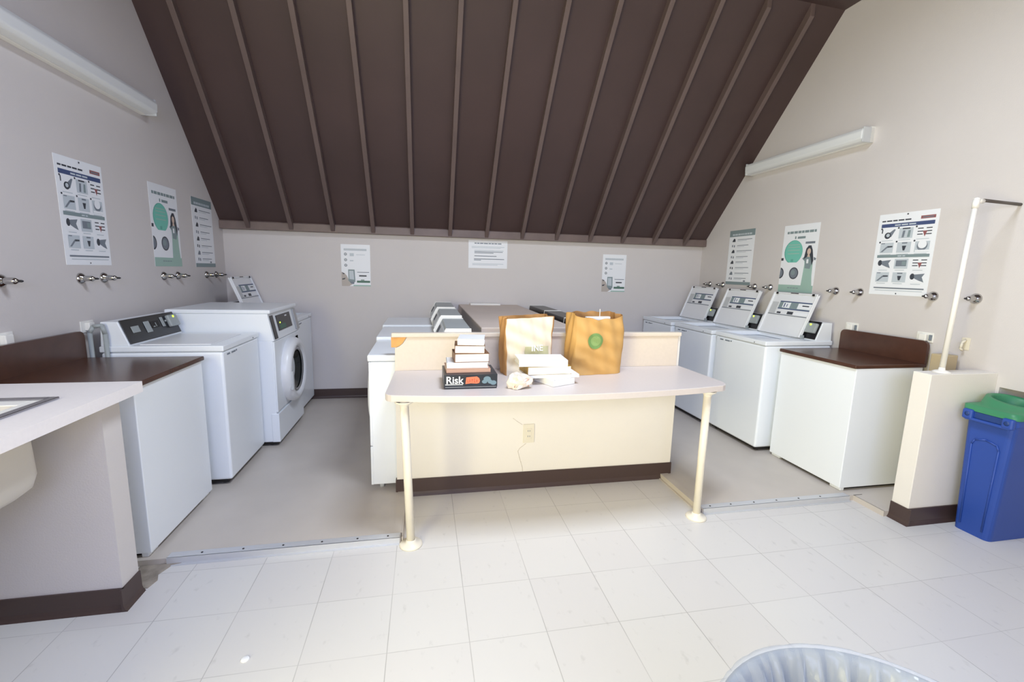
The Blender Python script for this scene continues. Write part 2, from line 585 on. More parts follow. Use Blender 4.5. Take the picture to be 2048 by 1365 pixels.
nosing(-1.19, -0.13, 2.175, 'trim_2', [-1.05, -0.87, -0.69, -0.51, -0.34, -0.19])
nosing(1.62, 2.66, 2.195, 'trim_3', [1.68, 1.82, 1.98, 2.14, 2.30, 2.46])
b = B()
b.box(-0.165, -0.122, 2.218, 2.668, PT, PT + 0.003); b.box(-0.1215, -0.115, 2.178, 2.668, 0, PT + 0.003); b.box(-0.1149, -0.105, 2.178, 2.660, 0, 0.004)
b.box(1.6115, 1.66, 2.238, 2.668, PT, PT + 0.003); b.box(1.605, 1.611, 2.198, 2.668, 0, PT + 0.003); b.box(1.592, 1.6049, 2.198, 2.660, 0, 0.004)
b.box(2.662, 2.76, 2.195, 2.24, PT, PT + 0.003); b.box(2.695, 2.76, 2.0, 2.2, PT, PT + 0.003); b.box(2.692, 2.698, 2.0, 2.195, 0, PT + 0.003)
struct(b.build('trim_4', 'pad'))

# taupe plumbing chase between the two rows of middle machines
ch = thing('plumbing_chase', 'long taupe boxed chase running to the back wall between the middle machines', 'boxing', (0.68, 3.8, PT))
B().box(-0.315, 0.33, -0.93, 1.015, 0, 1.0, bev=0.006).build('case', 'taupe', ch)
B().box(-0.20, 0.12, 0.9, 1.012, 1.0, 1.018, bev=0.003).build('ledge', 'white', ch)


# ------------------------------------------------------------------ machines
def console(t, W, D, zd, hc, left=-1, faces=True, plain=False, light=True):
    """rear control console of a top loader; local front is -y, back edge at y=D"""
    y0, y1 = D - 0.155, D - 0.01
    prof = [(y0, zd), (D - 0.105, zd + hc), (D - 0.02, zd + hc), (y1, zd)]
    c = B().prism(prof, -W / 2 + 0.01, W / 2 - 0.01, 'x', bev=0.003).build('console', 'enamel', t)
    # dark face lies on the slope
    n = Vector((0, -(hc), -0.05)).normalized()
    n = Vector((0, -hc, 0.05)).normalized()
    dr = Vector((0, 0.05, hc)).normalized()
    L = math.hypot(0.05, hc)
    o = Vector((0, y0, zd))
    ang = math.atan2(hc, 0.05)
    F = Matrix.Translation(o) @ Matrix.Rotation(ang, 4, 'X')   # x along width, y up the face, z out of it
    b = B()
    b.box(-W / 2 + 0.02, W / 2 - 0.02, 0.008, L + 0.006, 0.0, 0.006, 0, 0.002, mtx=F)
    fp = b.build('faceplate', 'black', c)
    if not plain:
        B().box(-W * 0.36, -W * 0.24, L * 0.45, L * 0.72, 0.006, 0.010, 0, 0.002, mtx=F).build('price_display', 'grey', c)
        B().box(-W * 0.14, -W * 0.05, L * 0.34, L * 0.82, 0.006, 0.011, 0, 0.002, mtx=F).build('coin_slot', 'grey', c)
        B().box(W * 0.16, W * 0.21, L * 0.45, L * 0.88, 0.006, 0.012, 0, 0.003, mtx=F).build('coin_return', 'grey', c)
        b = B()
        b.box(-W * 0.03, W * 0.12, L * 0.48, L * 0.78, 0.006, 0.008, 1, 0.0, mtx=F)
        b.box(W * 0.0, W * 0.03, L * 0.52, L * 0.56, 0.0078, 0.009, 0, 0.0, mtx=F)
        b.box(W * 0.05, W * 0.06, L * 0.52, L * 0.70, 0.0078, 0.009, 0, 0.0, mtx=F)
        b.build('cycle_panel', ['grey', 'dark'], c)
        B().cyl(F @ Vector((W * 0.24, L * 0.68, 0.006)), F @ Vector((W * 0.24, L * 0.68, 0.016)), 0.007, 0.006, 14, 0).build('knob', 'grey', c)
    b = B()
    b.box(W * 0.27, W * 0.45, L * 0.36, L * 0.90, 0.004, 0.030, 0, 0.008, mtx=F)
    rd = b.build('card_reader', 'grey', c)
    p = F @ Vector((W * 0.36, L * 0.80, 0.029)); q = F @ Vector((W * 0.36, L * 0.80, 0.033))
    B().cyl(p, q, 0.008, 0.007, 14).build('indicator', 'led' if light else 'grey', rd)
    b = B()
    b.cyl((W / 2 - 0.14, D - 0.04, zd + hc - 0.001), (W / 2 - 0.14, D - 0.04, zd + hc + 0.002), 0.006, 0.006, 8)
    return c


def top_loader(name, label, loc, rotz, W, D, group, lid_open=True, hd=0.885, hc=0.135, light=True, lx0=None, lx1=None):
    """coin laundry washer: local front faces -y, z=0 is the floor"""
    t = thing(name, label, 'washer', loc, rotz, group)
    r = 0.012
    zt = hd - 0.035
    B().box(-W / 2 + 0.003, W / 2 - 0.003, 0, D - 0.01, 0.035, zt - 0.002, bev=0.014, seg=3).build('cabinet', 'enamel', t)
    for sx in (-1, 1):
        for yy in (0.06, D - 0.08):
            B().cyl((sx * (W / 2 - 0.06), yy, 0), (sx * (W / 2 - 0.06), yy, 0.04), 0.02, 0.016, 12).build('levelling_foot', 'dark', t)
    B().box(-W / 2 + 0.02, W / 2 - 0.02, 0.03, D - 0.03, 0.012, 0.036).build('toe_space', 'dark', t)
    x0 = -W * 0.42 if lx0 is None else lx0
    x1 = W * 0.34 if lx1 is None else lx1
    y0, y1 = 0.075, D - 0.175
    b = B()
    # deck: a frame round the tub opening
    b.box(-W / 2, W / 2, -0.006, y0, zt, hd, 0, 0.006)
    b.box(-W / 2, W / 2, y1, D - 0.005, zt, hd, 0, 0.006)
    b.box(-W / 2, x0, y0 - 0.01, y1 + 0.01, zt, hd, 0, 0.006)
    b.box(x1, W / 2, y0 - 0.01, y1 + 0.01, zt, hd, 0, 0.006)
    dk = b.build('top_deck', 'enamel', t)
    b = B()
    b.lathe([(0.0, -0.42), (0.17, -0.42), (0.195, -0.03), (0.215, -0.02)], 40)
    b.box(x0 - 0.005, x1 + 0.005, y0 - 0.005, y1 + 0.005, -0.46, -0.45)
    tub = b.build('tub', 'drum', dk)
    b = B()
    tub.location = ((x0 + x1) / 2, (y0 + y1) / 2, hd - 0.03)
    for v in tub.data.vertices:
        if abs(v.co.z + 0.455) < 0.01:
            v.co.z = -0.43
            v.co.x = max(-0.17, min(0.17, v.co.x)); v.co.y = max(-0.17, min(0.17, v.co.y))
    b = B()
    b.box(-W * 0.40, -W * 0.33, -0.009, -0.003, zt - 0.032, zt - 0.022, 0)
    b.box(-W * 0.29, -W * 0.19, -0.009, -0.003, zt - 0.032, zt - 0.022, 0)
    b.box(-W * 0.175, -W * 0.15, -0.009, -0.003, zt - 0.030, zt - 0.020, 0)
    bm2 = b.build('badge', 'ink', t)
    bm2.location = (0, 0.0075, 0)
    b = B(); b.cyl((W * 0.30, -0.0085, zt + 0.012), (W * 0.30, -0.004, zt + 0.012), 0.004, 0.004, 10); b.build('lock', 'inkd', dk)
    LL = y1 - y0 + 0.0
    lw = x1 - x0
    if lid_open:
        th = math.radians(69)
        Lm = Matrix.Translation((0, y1 - 0.012, hd + 0.004)) @ Matrix.Rotation(th, 4, 'X')
        # lid frame: x width, y up the lid, z toward the user side... underside faces the front
        b = B()
        Lh = 0.372
        b.box(x0, x1, 0.0, Lh, -0.010, 0.008, 0, 0.006, mtx=Lm)
        b.box(x0, x0 + 0.014, 0.0, Lh, 0.004, 0.020, 0, 0.004, mtx=Lm)
        b.box(x1 - 0.014, x1, 0.0, Lh, 0.004, 0.020, 0, 0.004, mtx=Lm)
        b.box(x0, x1, Lh - 0.012, Lh, 0.004, 0.018, 0, 0.004, mtx=Lm)
        lid = b.build('lid', 'enamel2', t)
        b = B()
        b.box(x0 + 0.03, x1 - 0.016, Lh * 0.455, Lh * 0.47, 0.008, 0.012, 0, mtx=Lm)
        b.box(x0 + 0.03, x0 + 0.10, Lh * 0.48, Lh * 0.76, 0.008, 0.011, 1, 0.002, mtx=Lm)
        b.build('inner_ledge', ['ink', 'ltgrey'], lid)
        b = B()
        u0, u1 = x0 + lw * 0.24, x1 - 0.016
        b.box(u0, u1, Lh * 0.60, Lh * 0.795, 0.0078, 0.0095, 0, mtx=Lm)
        b.box(u0, u1, Lh * 0.775, Lh * 0.795, 0.009, 0.0105, 1, mtx=Lm)
        b.box(u0, u1, Lh * 0.60, Lh * 0.62, 0.009, 0.0105, 1, mtx=Lm)
        b.box(u0 + 0.04, u0 + 0.12, Lh * 0.635, Lh * 0.765, 0.009, 0.0105, 2, mtx=Lm)
        b.box(u0 + 0.055, u0 + 0.065, Lh * 0.65, Lh * 0.75, 0.010, 0.0112, 1, mtx=Lm)
        b.box(u0 + 0.085, u0 + 0.092, Lh * 0.66, Lh * 0.73, 0.010, 0.0112, 1, mtx=Lm)
        b.box(u0 + 0.20, u1 - 0.004, Lh * 0.635, Lh * 0.765, 0.009, 0.0105, 2, mtx=Lm)
        b.box(u0 + 0.245, u0 + 0.31, Lh * 0.70, Lh * 0.725, 0.010, 0.0112, 3, mtx=Lm)
        b.box(u0 + 0.01, u0 + 0.05, Lh * 0.49, Lh * 0.53, 0.008, 0.010, 3, mtx=Lm)
        b.box(u0 + 0.12, u0 + 0.18, Lh * 0.49, Lh * 0.555, 0.008, 0.010, 3, mtx=Lm)
        b.box(u0 + 0.19, u1 - 0.004, Lh * 0.485, Lh * 0.555, 0.008, 0.010, 2, mtx=Lm)
        b.build('instruction_label', ['slate', 'navy', 'paper', 'inkd'], lid)
        for sx in (x0 + 0.035, x1 - 0.05):
            B().box(sx, sx + 0.02, Lh - 0.018, Lh - 0.002, 0.016, 0.022, 0, mtx=Lm).build('bumper', 'dark', lid)
        B().box((x0 + x1) / 2 - 0.04, (x0 + x1) / 2 + 0.04, Lh - 0.008, Lh - 0.002, 0.014, 0.020, 0, mtx=Lm).build('latch', 'dark', lid)
        for sx in (x0 - 0.006, x1 + 0.006):
            B().box(sx - 0.006, sx + 0.006, y1 - 0.02, y1 + 0.01, hd, hd + 0.03, 0, 0.003).build('hinge', 'grey', t)
    else:
        b = B()
        b.box(x0 + 0.004, x1 - 0.004, y0 + 0.004, y1 - 0.004, hd - 0.012, hd + 0.004, 0, 0.006)
        b.build('lid', 'enamel2', t)
    console(t, W, D, hd, hc, light=light)
    return t


def Lw(x_front, yc):
    return (x_front, yc, PT), PI / 2


def Rw(x_front, yc):
    return (x_front, yc, PT), -PI / 2


GW = 'coin laundry top loading washers'
RZL, RZR = PI / 2, -PI / 2
hd = 0.886
top_loader('washing_machine', 'white top loading washer with closed lid and full black console, beside a brown topped counter', (-1.185, 3.205, PT), RZL, 0.595, 0.64, GW, False, hd, 0.14)
top_loader('washing_machine', 'white top loading washer with raised lid, in the corner behind the round door washer', (-1.125, 4.525, PT), RZL, 0.58, 0.60, GW, True, 0.90, 0.135, lx0=-0.20, lx1=0.27)
top_loader('washing_machine', 'white top loading washer with raised lid, touching a brown topped counter', (2.555, 3.215, PT), RZR, 0.60, 0.60, GW, True, hd, 0.14, lx0=-0.285, lx1=0.178)
top_loader('washing_machine', 'white top loading washer with raised lid, middle one of the row of three', (2.53, 3.845, PT), RZR, 0.61, 0.62, GW, True, hd, 0.14, lx0=-0.285, lx1=0.185)
top_loader('washing_machine', 'white top loading washer with raised lid at the corner end of the row of three', (2.505, 4.48, PT), RZR, 0.61, 0.64, GW, True, hd, 0.14, lx0=-0.27, lx1=0.19)


def front_loader(loc, rotz):
    t = thing('drum_washer', 'taller white front loading washer with a round dark glass door', 'washer', loc, rotz)
    W, D, Ht = 0.685, 0.70, 1.045
    zs = 0.815
    B().box(-W / 2, W / 2, 0.012, D, 0.035, zs, bev=0.006).build('cabinet', 'enamel', t)
    # control head leans back
    B().prism([(0.0, zs - 0.003), (0.035, Ht - 0.05), (0.035, Ht - 0.03), (D, Ht - 0.03), (D, zs - 0.003)], -W / 2, W / 2, 'x', bev=0.004).build('control_head', 'enamel', t)
    B().box(-W / 2 - 0.003, W / 2 + 0.003, 0.018, D, Ht - 0.03, Ht, bev=0.008).build('top_deck', 'enamel', t)
    ang = math.atan2(Ht - 0.05 - zs, 0.035)
    F = Matrix.Translation((0, 0, zs)) @ Matrix.Rotation(ang, 4, 'X')
    b = B(); b.box(-W * 0.46, -W * 0.36, 0.008, 0.185, 0, 0.005, 0, 0.002, mtx=F); b.build('coin_slot', 'black', t)
    b = B()
    b.box(-W * 0.27, W * 0.24, 0.055, 0.175, 0, 0.005, 0, 0.002, mtx=F)
    d = b.build('display', 'black', t)
    b = B()
    b.box(-W * 0.22, W * 0.0, 0.065, 0.10, 0.005, 0.006, 0, mtx=F)
    b.box(-W * 0.20, -W * 0.17, 0.11, 0.12, 0.005, 0.006, 1, mtx=F)
    b.box(W * 0.03, W * 0.10, 0.150, 0.160, 0.005, 0.006, 2, mtx=F)
    b.build('readout', ['greenk', 'led', 'paper'], d)
    b = B(); b.box(W * 0.36, W * 0.47, 0.01, 0.19, 0, 0.012, 0, 0.003, mtx=F); b.build('soap_drawer', 'silver', t)
    b = B(); b.box(-W * 0.44, -W * 0.10, 0.004, 0.014, zs - 0.055, zs - 0.045, 0, 0.0); b.box(W * 0.30, W * 0.42, 0.0, 0.014, zs - 0.12, zs - 0.04, 1, 0.003); b.build('badge', ['ink', 'silver'], t)
    # raised front panel and kick panel
    B().box(-W / 2, W / 2, 0.0, 0.014, 0.27, zs - 0.006, bev=0.004).build('front_panel', 'enamel', t)
    B().box(-W / 2 - 0.004, W / 2 + 0.004, -0.004, 0.05, 0.035, 0.258, bev=0.004).build('kick_panel', 'enamel', t)
    Dm = Matrix.Translation((0.03, 0.0, 0.525)) @ Matrix.Rotation(PI / 2, 4, 'X')
    b = B()
    b.lathe([(0.262, -0.004), (0.262, 0.035), (0.245, 0.062), (0.215, 0.070), (0.188, 0.052), (0.182, 0.02)], 56, 0, Dm)
    door = b.build('door', 'enamel2', t)
    b = B(); b.lathe([(0.186, 0.046), (0.172, 0.056), (0.160, 0.046)], 56, 0, Dm); b.build('chrome_ring', 'silver', door)
    b = B(); b.lathe([(0.176, 0.045), (0.14, 0.02), (0.08, -0.03), (0.0, -0.04)][::-1], 48, 0, Dm); b.build('door_glass', 'glass', door)
    b = B(); b.box(-0.20, -0.165, -0.078, -0.055, 0.40, 0.55, 0, 0.006); b.build('door_handle', 'ltgrey', door)
    b = B()
    for sx in (-1, 1):
        for yy in (0.07, D - 0.07):
            b.cyl((sx * (W / 2 - 0.06), yy, 0), (sx * (W / 2 - 0.06), yy, 0.04), 0.022, 0.018, 12)
    b.box(-W / 2 + 0.02, W / 2 - 0.02, 0.02, D - 0.02, 0.010, 0.036)
    b.build('toe_space', 'dark', t)
    return t


front_loader((-1.085, 3.865, PT), RZL)


def dryer(label, loc, rotz, W, D, hd, dark_console=False):
    t = thing('dryer', label, 'dryer', loc, rotz, 'dryers in the middle rows')
    B().box(-W / 2 + 0.002, W / 2 - 0.002, 0.012, D, 0.035, hd - 0.042, bev=0.006).build('cabinet', 'enamel', t)
    B().box(-W / 2, W / 2, 0.0, 0.016, 0.29, hd - 0.044, bev=0.004).build('front_panel', 'enamel', t)
    B().box(-W / 2, W / 2, 0.0, 0.016, 0.035, 0.284, bev=0.004).build('kick_panel', 'enamel', t)
    Dm = Matrix.Translation((0, 0.0, 0.56)) @ Matrix.Rotation(PI / 2, 4, 'X')
    b = B(); b.lathe([(0.20, -0.002), (0.20, 0.016), (0.185, 0.022), (0.0, 0.022)], 40, 0, Dm); b.build('door', 'enamel2', t)
    B().box(-W / 2, W / 2, -0.006, D, hd - 0.04, hd, bev=0.008, seg=3).build('top_deck', 'enamel', t)
    y0, y1 = D - 0.24, D - 0.03
    hc = 0.155
    prof = [(y0, hd), (y0 - 0.015, hd + 0.05), (y0 + 0.04, hd + hc), (y1 - 0.02, hd + hc), (y1, hd)]
    c = B().prism(prof, -W / 2 + 0.012, W / 2 - 0.012, 'x', bev=0.003).build('console', 'black' if dark_console else 'grey', t)
    for sx in (-1, 1):
        xx = sx * (W / 2 - 0.008)
        B().prism([(u - 0.004 if i < 3 else u, v + (0.003 if v > hd + 0.1 else 0)) for i, (u, v) in enumerate(prof)], xx - 0.006, xx + 0.006, 'x').build('end_cap', 'white', c)
    b = B()
    F = Matrix.Translation((0, y0 - 0.015, hd + 0.05)) @ Matrix.Rotation(math.atan2(hc - 0.05, 0.055), 4, 'X')
    b.box(-W * 0.38, W * 0.38, 0.01, 0.10, 0, 0.004, 0, 0.001, mtx=F)
    b.build('control_panel', 'ltgrey', c)
    B().box(-W * 0.30, -W * 0.10, 0.03, 0.08, 0.004, 0.008, 0, 0.001, mtx=F).build('display', 'inkd', c)
    for sx in (-1, 1):
        for yy in (0.06, D - 0.07):
            B().cyl((sx * (W / 2 - 0.05), yy, 0), (sx * (W / 2 - 0.05), yy, 0.04), 0.016, 0.014, 12).build('levelling_foot', 'ltgrey', t)
    return t


RL, RR = -PI / 2, PI / 2     # facing the left aisle, facing the right aisle
dryer('white dryer with its side showing at the end of the centre wall', (-0.327, 3.01, PT), RL, 0.60, 0.66, 0.856)
dryer('white dryer between two others, facing the round door washer', (-0.335, 3.615, PT), RL, 0.60, 0.66, 0.875)
dryer('white dryer farthest back of the row facing the round door washer', (-0.345, 4.235, PT), RL, 0.60, 0.66, 0.885)
dryer('white dryer with black console, hidden directly behind the kraft bag', (1.68, 3.02, PT), RR, 0.60, 0.66, 0.862, True)
dryer('white dryer with black console, second back from the kraft bag', (1.685, 3.625, PT), RR, 0.60, 0.66, 0.862, True)
dryer('white dryer with black console, farthest back past the kraft bag', (1.69, 4.235, PT), RR, 0.60, 0.66, 0.862, True)


# ------------------------------------------------------------------ brown topped counters
def folding_counter(label, loc, rotz, W, D):
    t = thing('folding_counter', label, 'counter', loc, rotz, 'brown topped folding counters')
    B().box(-W / 2 + 0.004, W / 2 - 0.004, 0.014, D - 0.02, 0.022, 0.818, bev=0.004).build('cabinet', 'enamel', t)
    B().box(-W / 2 + 0.03, W / 2 - 0.03, 0.05, D - 0.05, 0.0, 0.024).build('plinth', 'dark', t)
    for sx in (-1, 1):
        B().box(sx * (W / 2 - 0.05) - 0.04, sx * (W / 2 - 0.05) + 0.04, 0.03, 0.06, 0.0, 0.024, 0, 0.004).build('foot', 'enamel', t)
    b = B(); b.box(-W / 2, W / 2, 0.0, D, 0.818, 0.842, 0, 0.005, 3); b.build('countertop', 'woodlam', t)
    # backsplash with rounded upper corners
    pts = [(-W / 2, 0.842), (W / 2, 0.842)]
    rr = 0.035
    for k in range(6):
        a = PI / 2 * k / 5
        pts.append((W / 2 - rr + rr * math.cos(a), 0.99 - rr + rr * math.sin(a)))
    for k in range(6):
        a = PI / 2 + PI / 2 * k / 5
        pts.append((-W / 2 + rr + rr * math.cos(a), 0.99 - rr + rr * math.sin(a)))
    B().prism(pts, D - 0.022, D - 0.002, 'y').build('backsplash', 'woodlam', t)
    return t


folding_counter('white cabinet with dark brown top and backsplash, just behind the sink counter', (-1.246, 2.505, PT), RZL, 0.63, 0.60)
folding_counter('white cabinet with dark brown top and backsplash, behind the low wall with the pole', (2.633, 2.562, PT), RZR, 0.615, 0.55)

# ------------------------------------------------------------------ sink counter
t = thing('sink_counter', 'pale laminate counter holding the sink, resting on a low wall', 'counter', (-1.51, 1.4, 0))
X0, X1, Y0, Y1 = XL + 0.003 + 1.51, -1.135 + 1.51, 0.55 - 1.4, 2.035 - 1.4
hx0, hx1, hy0, hy1 = -1.80 + 1.51, -1.29 + 1.51, 1.10 - 1.4, 1.765 - 1.4
b = B()
zt, zb = 0.918, 0.874
b.box(X0, hx0, Y0, Y1, zb, zt); b.box(hx1, X1, Y0, Y1, zb, zt); b.box(hx0, hx1, Y0, hy0, zb, zt); b.box(hx0, hx1, hy1, Y1, zb, zt)
bmesh.ops.remove_doubles(b.bm, verts=b.bm.verts, dist=0.0005)
b.build('countertop', 'counter', t)
B().box(X0, -1.205 + 1.51, Y0, Y0 + 0.1, 0, zb, 0).build('end_panel', 'white', t)
t = thing('sink', 'stainless rimmed white sink with cream bowl, set in the pale counter', 'sink', (-1.545, 1.44, 0.918))
b = B()
ox0, ox1, oy0, oy1 = -0.285, 0.285, -0.37, 0.355
mx0, mx1, my0, my1 = -0.255, 0.258, -0.34, 0.325
ix0, ix1, iy0, iy1 = -0.215, 0.222, -0.30, 0.272
def ring4(b, o, i, z0, z1, mi, bev):
    b.box(o[0], i[0], o[2], o[3], z0, z1, mi, bev); b.box(i[1], o[1], o[2], o[3], z0, z1, mi, bev)
    b.box(i[0], i[1], o[2], i[2], z0, z1, mi, bev); b.box(i[0], i[1], i[3], o[3], z0, z1, mi, bev)
ring4(b, (mx0, mx1, my0, my1), (ix0, ix1, iy0, iy1), -0.004, 0.004, 0, 0.002)
b.build('flange', 'white', t)
b = B()
ring4(b, (ox0, ox1, oy0, oy1), (mx0, mx1, my0, my1), 0.0, 0.008, 0, 0.002)
b.build('rim', 'steel', t)


def rrect(x0, x1, y0, y1, r, n=5):
    p = []
    for cx, cy, a0 in ((x1 - r, y1 - r, 0), (x0 + r, y1 - r, PI / 2), (x0 + r, y0 + r, PI), (x1 - r, y0 + r, 1.5 * PI)):
        for k in range(n + 1):
            a = a0 + PI / 2 * k / n
            p.append((cx + r * math.cos(a), cy + r * math.sin(a)))
    return p


def loft(b, rings, mi=0, cap0=False, cap1=False, smooth=True):
    tt = bmesh.new()
    V = [[tt.verts.new(q) for q in R_] for R_ in rings]
    n = len(V[0])
    for a in range(len(V) - 1):
        for i in range(n):
            tt.faces.new((V[a][i], V[a][(i + 1) % n], V[a + 1][(i + 1) % n], V[a + 1][i]))
    if cap0:
        tt.faces.new(V[0][::-1])
    if cap1:
        tt.faces.new(V[-1])
    b._merge(tt, mi, smooth)


b = B()
# inside then outside of the bowl
ins = [(0, 0.0, 0.03), (0.004, -0.02, 0.04), (0.012, -0.20, 0.05), (0.03, -0.27, 0.06), (0.08, -0.285, 0.06)]
loft(b, [[(x, y, z) for x, y in rrect(ix0 + d, ix1 - d, iy0 + d, iy1 - d, r)] for d, z, r in ins], 0, cap1=True)
outs = [(-0.012, -0.046, 0.03), (-0.02, -0.24, 0.045), (-0.012, -0.28, 0.05), (0.01, -0.302, 0.06), (0.06, -0.306, 0.06)]
loft(b, [[(x, y, z) for x, y in rrect(ix0 + d, ix1 - d + 0.01, iy0 + d, iy1 - d + 0.005, r)] for d, z, r in outs], 0, cap1=True)
b.build('bowl', 'cream', t)

# ------------------------------------------------------------------ table fixed to the partition
t = thing('work_table', 'long beige laminate table on two pipe legs against the low centre wall', 'table', (0.75, 2.4, 0))


def front_y(x):
    u = (x - 0.73) / 0.92
    return 2.052 + 0.085 * u * u


pts = [(1.672, 2.66), (-0.172, 2.66)]
r = 0.05
for k in range(5):
    a = PI + PI / 2 * k / 4
    pts.append((-0.188 + r + r * math.cos(a), front_y(-0.15) + 0.05 + r * math.sin(a)))
for k in range(1, 14):
    x = -0.138 + (1.585 + 0.138) * k / 14
    pts.append((x, front_y(x)))
for k in range(5):
    a = 1.5 * PI + PI / 2 * k / 4
    pts.append((1.685 - 0.09 + 0.09 * math.cos(a), front_y(1.62) + 0.09 + 0.09 * math.sin(a)))
B().prism([(x - 0.75, y - 2.4) for x, y in pts], 0.766, 0.80, 'z', bev=0.003).build('tabletop', 'top', t)
sp = [(-0.17, 0.80), (1.655, 0.80), (1.655, PZ - 0.0005), (-0.100, PZ - 0.0005), (-0.122, 0.964), (-0.143, 0.946), (-0.165, 0.938)]
B().prism([(x - 0.75, z) for x, z in sp], 2.661 - 2.4, 2.6690 - 2.4, 'y').build('backsplash', 'lam', t)
for lx, ly, tx in ((-0.073, 2.153, -0.098), (1.556, 2.165, 1.556)):
    b = B()
    b.cyl((lx - 0.75, ly - 2.4, 0.004), (tx - 0.75, ly - 2.4, 0.77), 0.021, 0.021, 24)
    lg = b.build('leg', 'leg', t)
    b = B()
    mt = Matrix.Translation((lx - 0.75, ly - 2.4, 0))
    b.lathe([(0, 0), (0.058, 0.0), (0.058, 0.006), (0.05, 0.014), (0.027, 0.018), (0.025, 0.03), (0.021, 0.032)], 32, 0, mt)
    b.build('flange', 'leg', lg)
    b = B()
    mt = Matrix.Translation((tx - 0.75, ly - 2.4, 0.766)) @ Matrix.Scale(-1, 4, (0, 0, 1))
    b.lathe([(0.021, 0.03), (0.024, 0.02), (0.045, 0.008), (0.045, 0.0)], 28, 0, mt)
    b.build('top_flange', 'leg', lg)

t = thing('wall_outlet', 'ivory outlet plate low on the centre wall under the table', 'outlet', (0.656, 2.6695, 0.37))
B().box(-0.037, 0.037, -0.006, 0, -0.062, 0.062, bev=0.002).build('plate', 'plate', t)
b = B()
b.box(-0.019, 0.019, -0.008, -0.005, -0.035, 0.035, 0, 0.002)
for dz in (-0.018, 0.018):
    b.box(-0.008, -0.005, -0.009, -0.0075, dz - 0.005, dz + 0.006, 1)
    b.box(0.004, 0.007, -0.009, -0.0075, dz - 0.005, dz + 0.006, 1)
b.build('receptacle', ['plate', 'ink'], t)


# ------------------------------------------------------------------ things on the table
def book(name, label, cx, cy, z, w, d, h, rot, cover, spine='left', tilt=0.0, grp='books stacked on the table', cat='book', ct=0.0025):
    """pages block between two boards; w along x, d along y"""
    t = thing(name, label, cat, (cx, cy, z), rot, grp)
    b = B()
    b.box(-w / 2, w / 2, -d / 2, d / 2, 0, ct, 0, 0.0005)
    b.box(-w / 2, w / 2, -d / 2, d / 2, h - ct, h, 0, 0.0005)
    s0, s1 = {'left': ((-w / 2, -w / 2 + 0.003), None), 'right': ((w / 2 - 0.003, w / 2), None), 'back': (None, (d / 2 - 0.003, d / 2)), 'front': (None, (-d / 2, -d / 2 + 0.003))}[spine]
    if s0:
        b.box(s0[0], s0[1], -d / 2, d / 2, 0, h, 0, 0.0006)
    else:
        b.box(-w / 2, w / 2, s1[0], s1[1], 0, h, 0, 0.0006)
    b.build('cover', cover, t)
    g = 0.004
    x0, x1, y0, y1 = -w / 2 + g, w / 2 - g, -d / 2 + g, d / 2 - g
    if spine == 'left': x0 = -w / 2 + 0.0025
    if spine == 'right': x1 = w / 2 - 0.0025
    if spine == 'back': y1 = d / 2 - 0.0025
    if spine == 'front': y0 = -d / 2 + 0.0025
    B().box(x0, x1, y0, y1, ct, h - ct).build('pages', 'pages', t)
    return t


t = thing('board_game_box', 'black board game box with white and orange title, under a stack of books', 'game box', (0.232, 2.325, 0.801), 0.0)
B().box(-0.134, 0.134, -0.115, 0.115, 0.0, 0.02, bev=0.001).build('tray', 'boxk', t)
B().box(-0.136, 0.136, -0.117, 0.117, 0.008, 0.074, bev=0.001).build('box_lid', 'boxk', t)
b = B()
Tm = Matrix.Translation((-0.083, -0.1176, 0.045)) @ Matrix.Rotation(PI / 2, 4, 'X')
b.text('Risk', 0.052, Matrix.Translation((0, -0.0008, 0)) @ Tm, 0, 0.0008)
b.box(-0.13, -0.04, -0.1176, -0.117, 0.021, 0.026, 3)
op = [(-0.028, 0.026), (-0.024, 0.060), (0.03, 0.064), (0.042, 0.055), (0.046, 0.042), (0.042, 0.030), (0.03, 0.027), (0.0, 0.029)]
b.prism(op, -0.1177, -0.117, 'y', 1)
for k, (x, hh) in enumerate(((-0.018, 0.018), (-0.008, 0.02), (0.004, 0.018), (0.016, 0.021), (0.028, 0.016))):
    b.box(x, x + 0.0025, -0.1181, -0.1177, 0.034, 0.034 + hh, 2)
    b.box(x, x + 0.007, -0.1181, -0.1177, 0.034 + (k % 3) * 0.006, 0.0365 + (k % 3) * 0.006, 2)
for cx, cz, rx, rz in ((0.083, 0.050, 0.019, 0.014), (0.070, 0.036, 0.014, 0.010), (0.098, 0.036, 0.012, 0.011), (0.115, 0.030, 0.016, 0.012)):
    b.prism([(cx + rx * math.cos(a * PI / 6), cz + rz * math.sin(a * PI / 6)) for a in range(12)], -0.1176 - 0.0002 * (cx * 10 % 1), -0.117, 'y', 4)
b.box(-0.13, 0.13, -0.1174, -0.117, 0.009, 0.0105, 3)
b.build('printed_front', ['bright', 'orange', 'oranged', 'ltgrey', 'bluegrey'], t)
z = 0.8755
book('book', 'thin pink and grey book lying directly on the black game box', 0.222, 2.335, z, 0.228, 0.17, 0.021, 0.03, 'cover_p', 'front'); z += 0.0215
book('book', 'wide white book with its pages out, second above the game box', 0.222, 2.345, z, 0.215, 0.155, 0.027, -0.02, 'cover_w', 'left'); z += 0.0275
book('book', 'thicker brown backed book in the middle of the stack on the game box', 0.242, 2.35, z, 0.182, 0.15, 0.046, 0.03, 'cover_b', 'left'); z += 0.0465
book('book', 'brown backed book just under the topmost book of the stack on the game box', 0.238, 2.355, z, 0.158, 0.16, 0.042, -0.08, 'cover_b', 'left'); z += 0.0425
book('book', 'white covered book on the very top of the stack on the game box', 0.250, 2.365, z, 0.138, 0.17, 0.033, -0.16, 'cover_w', 'front')

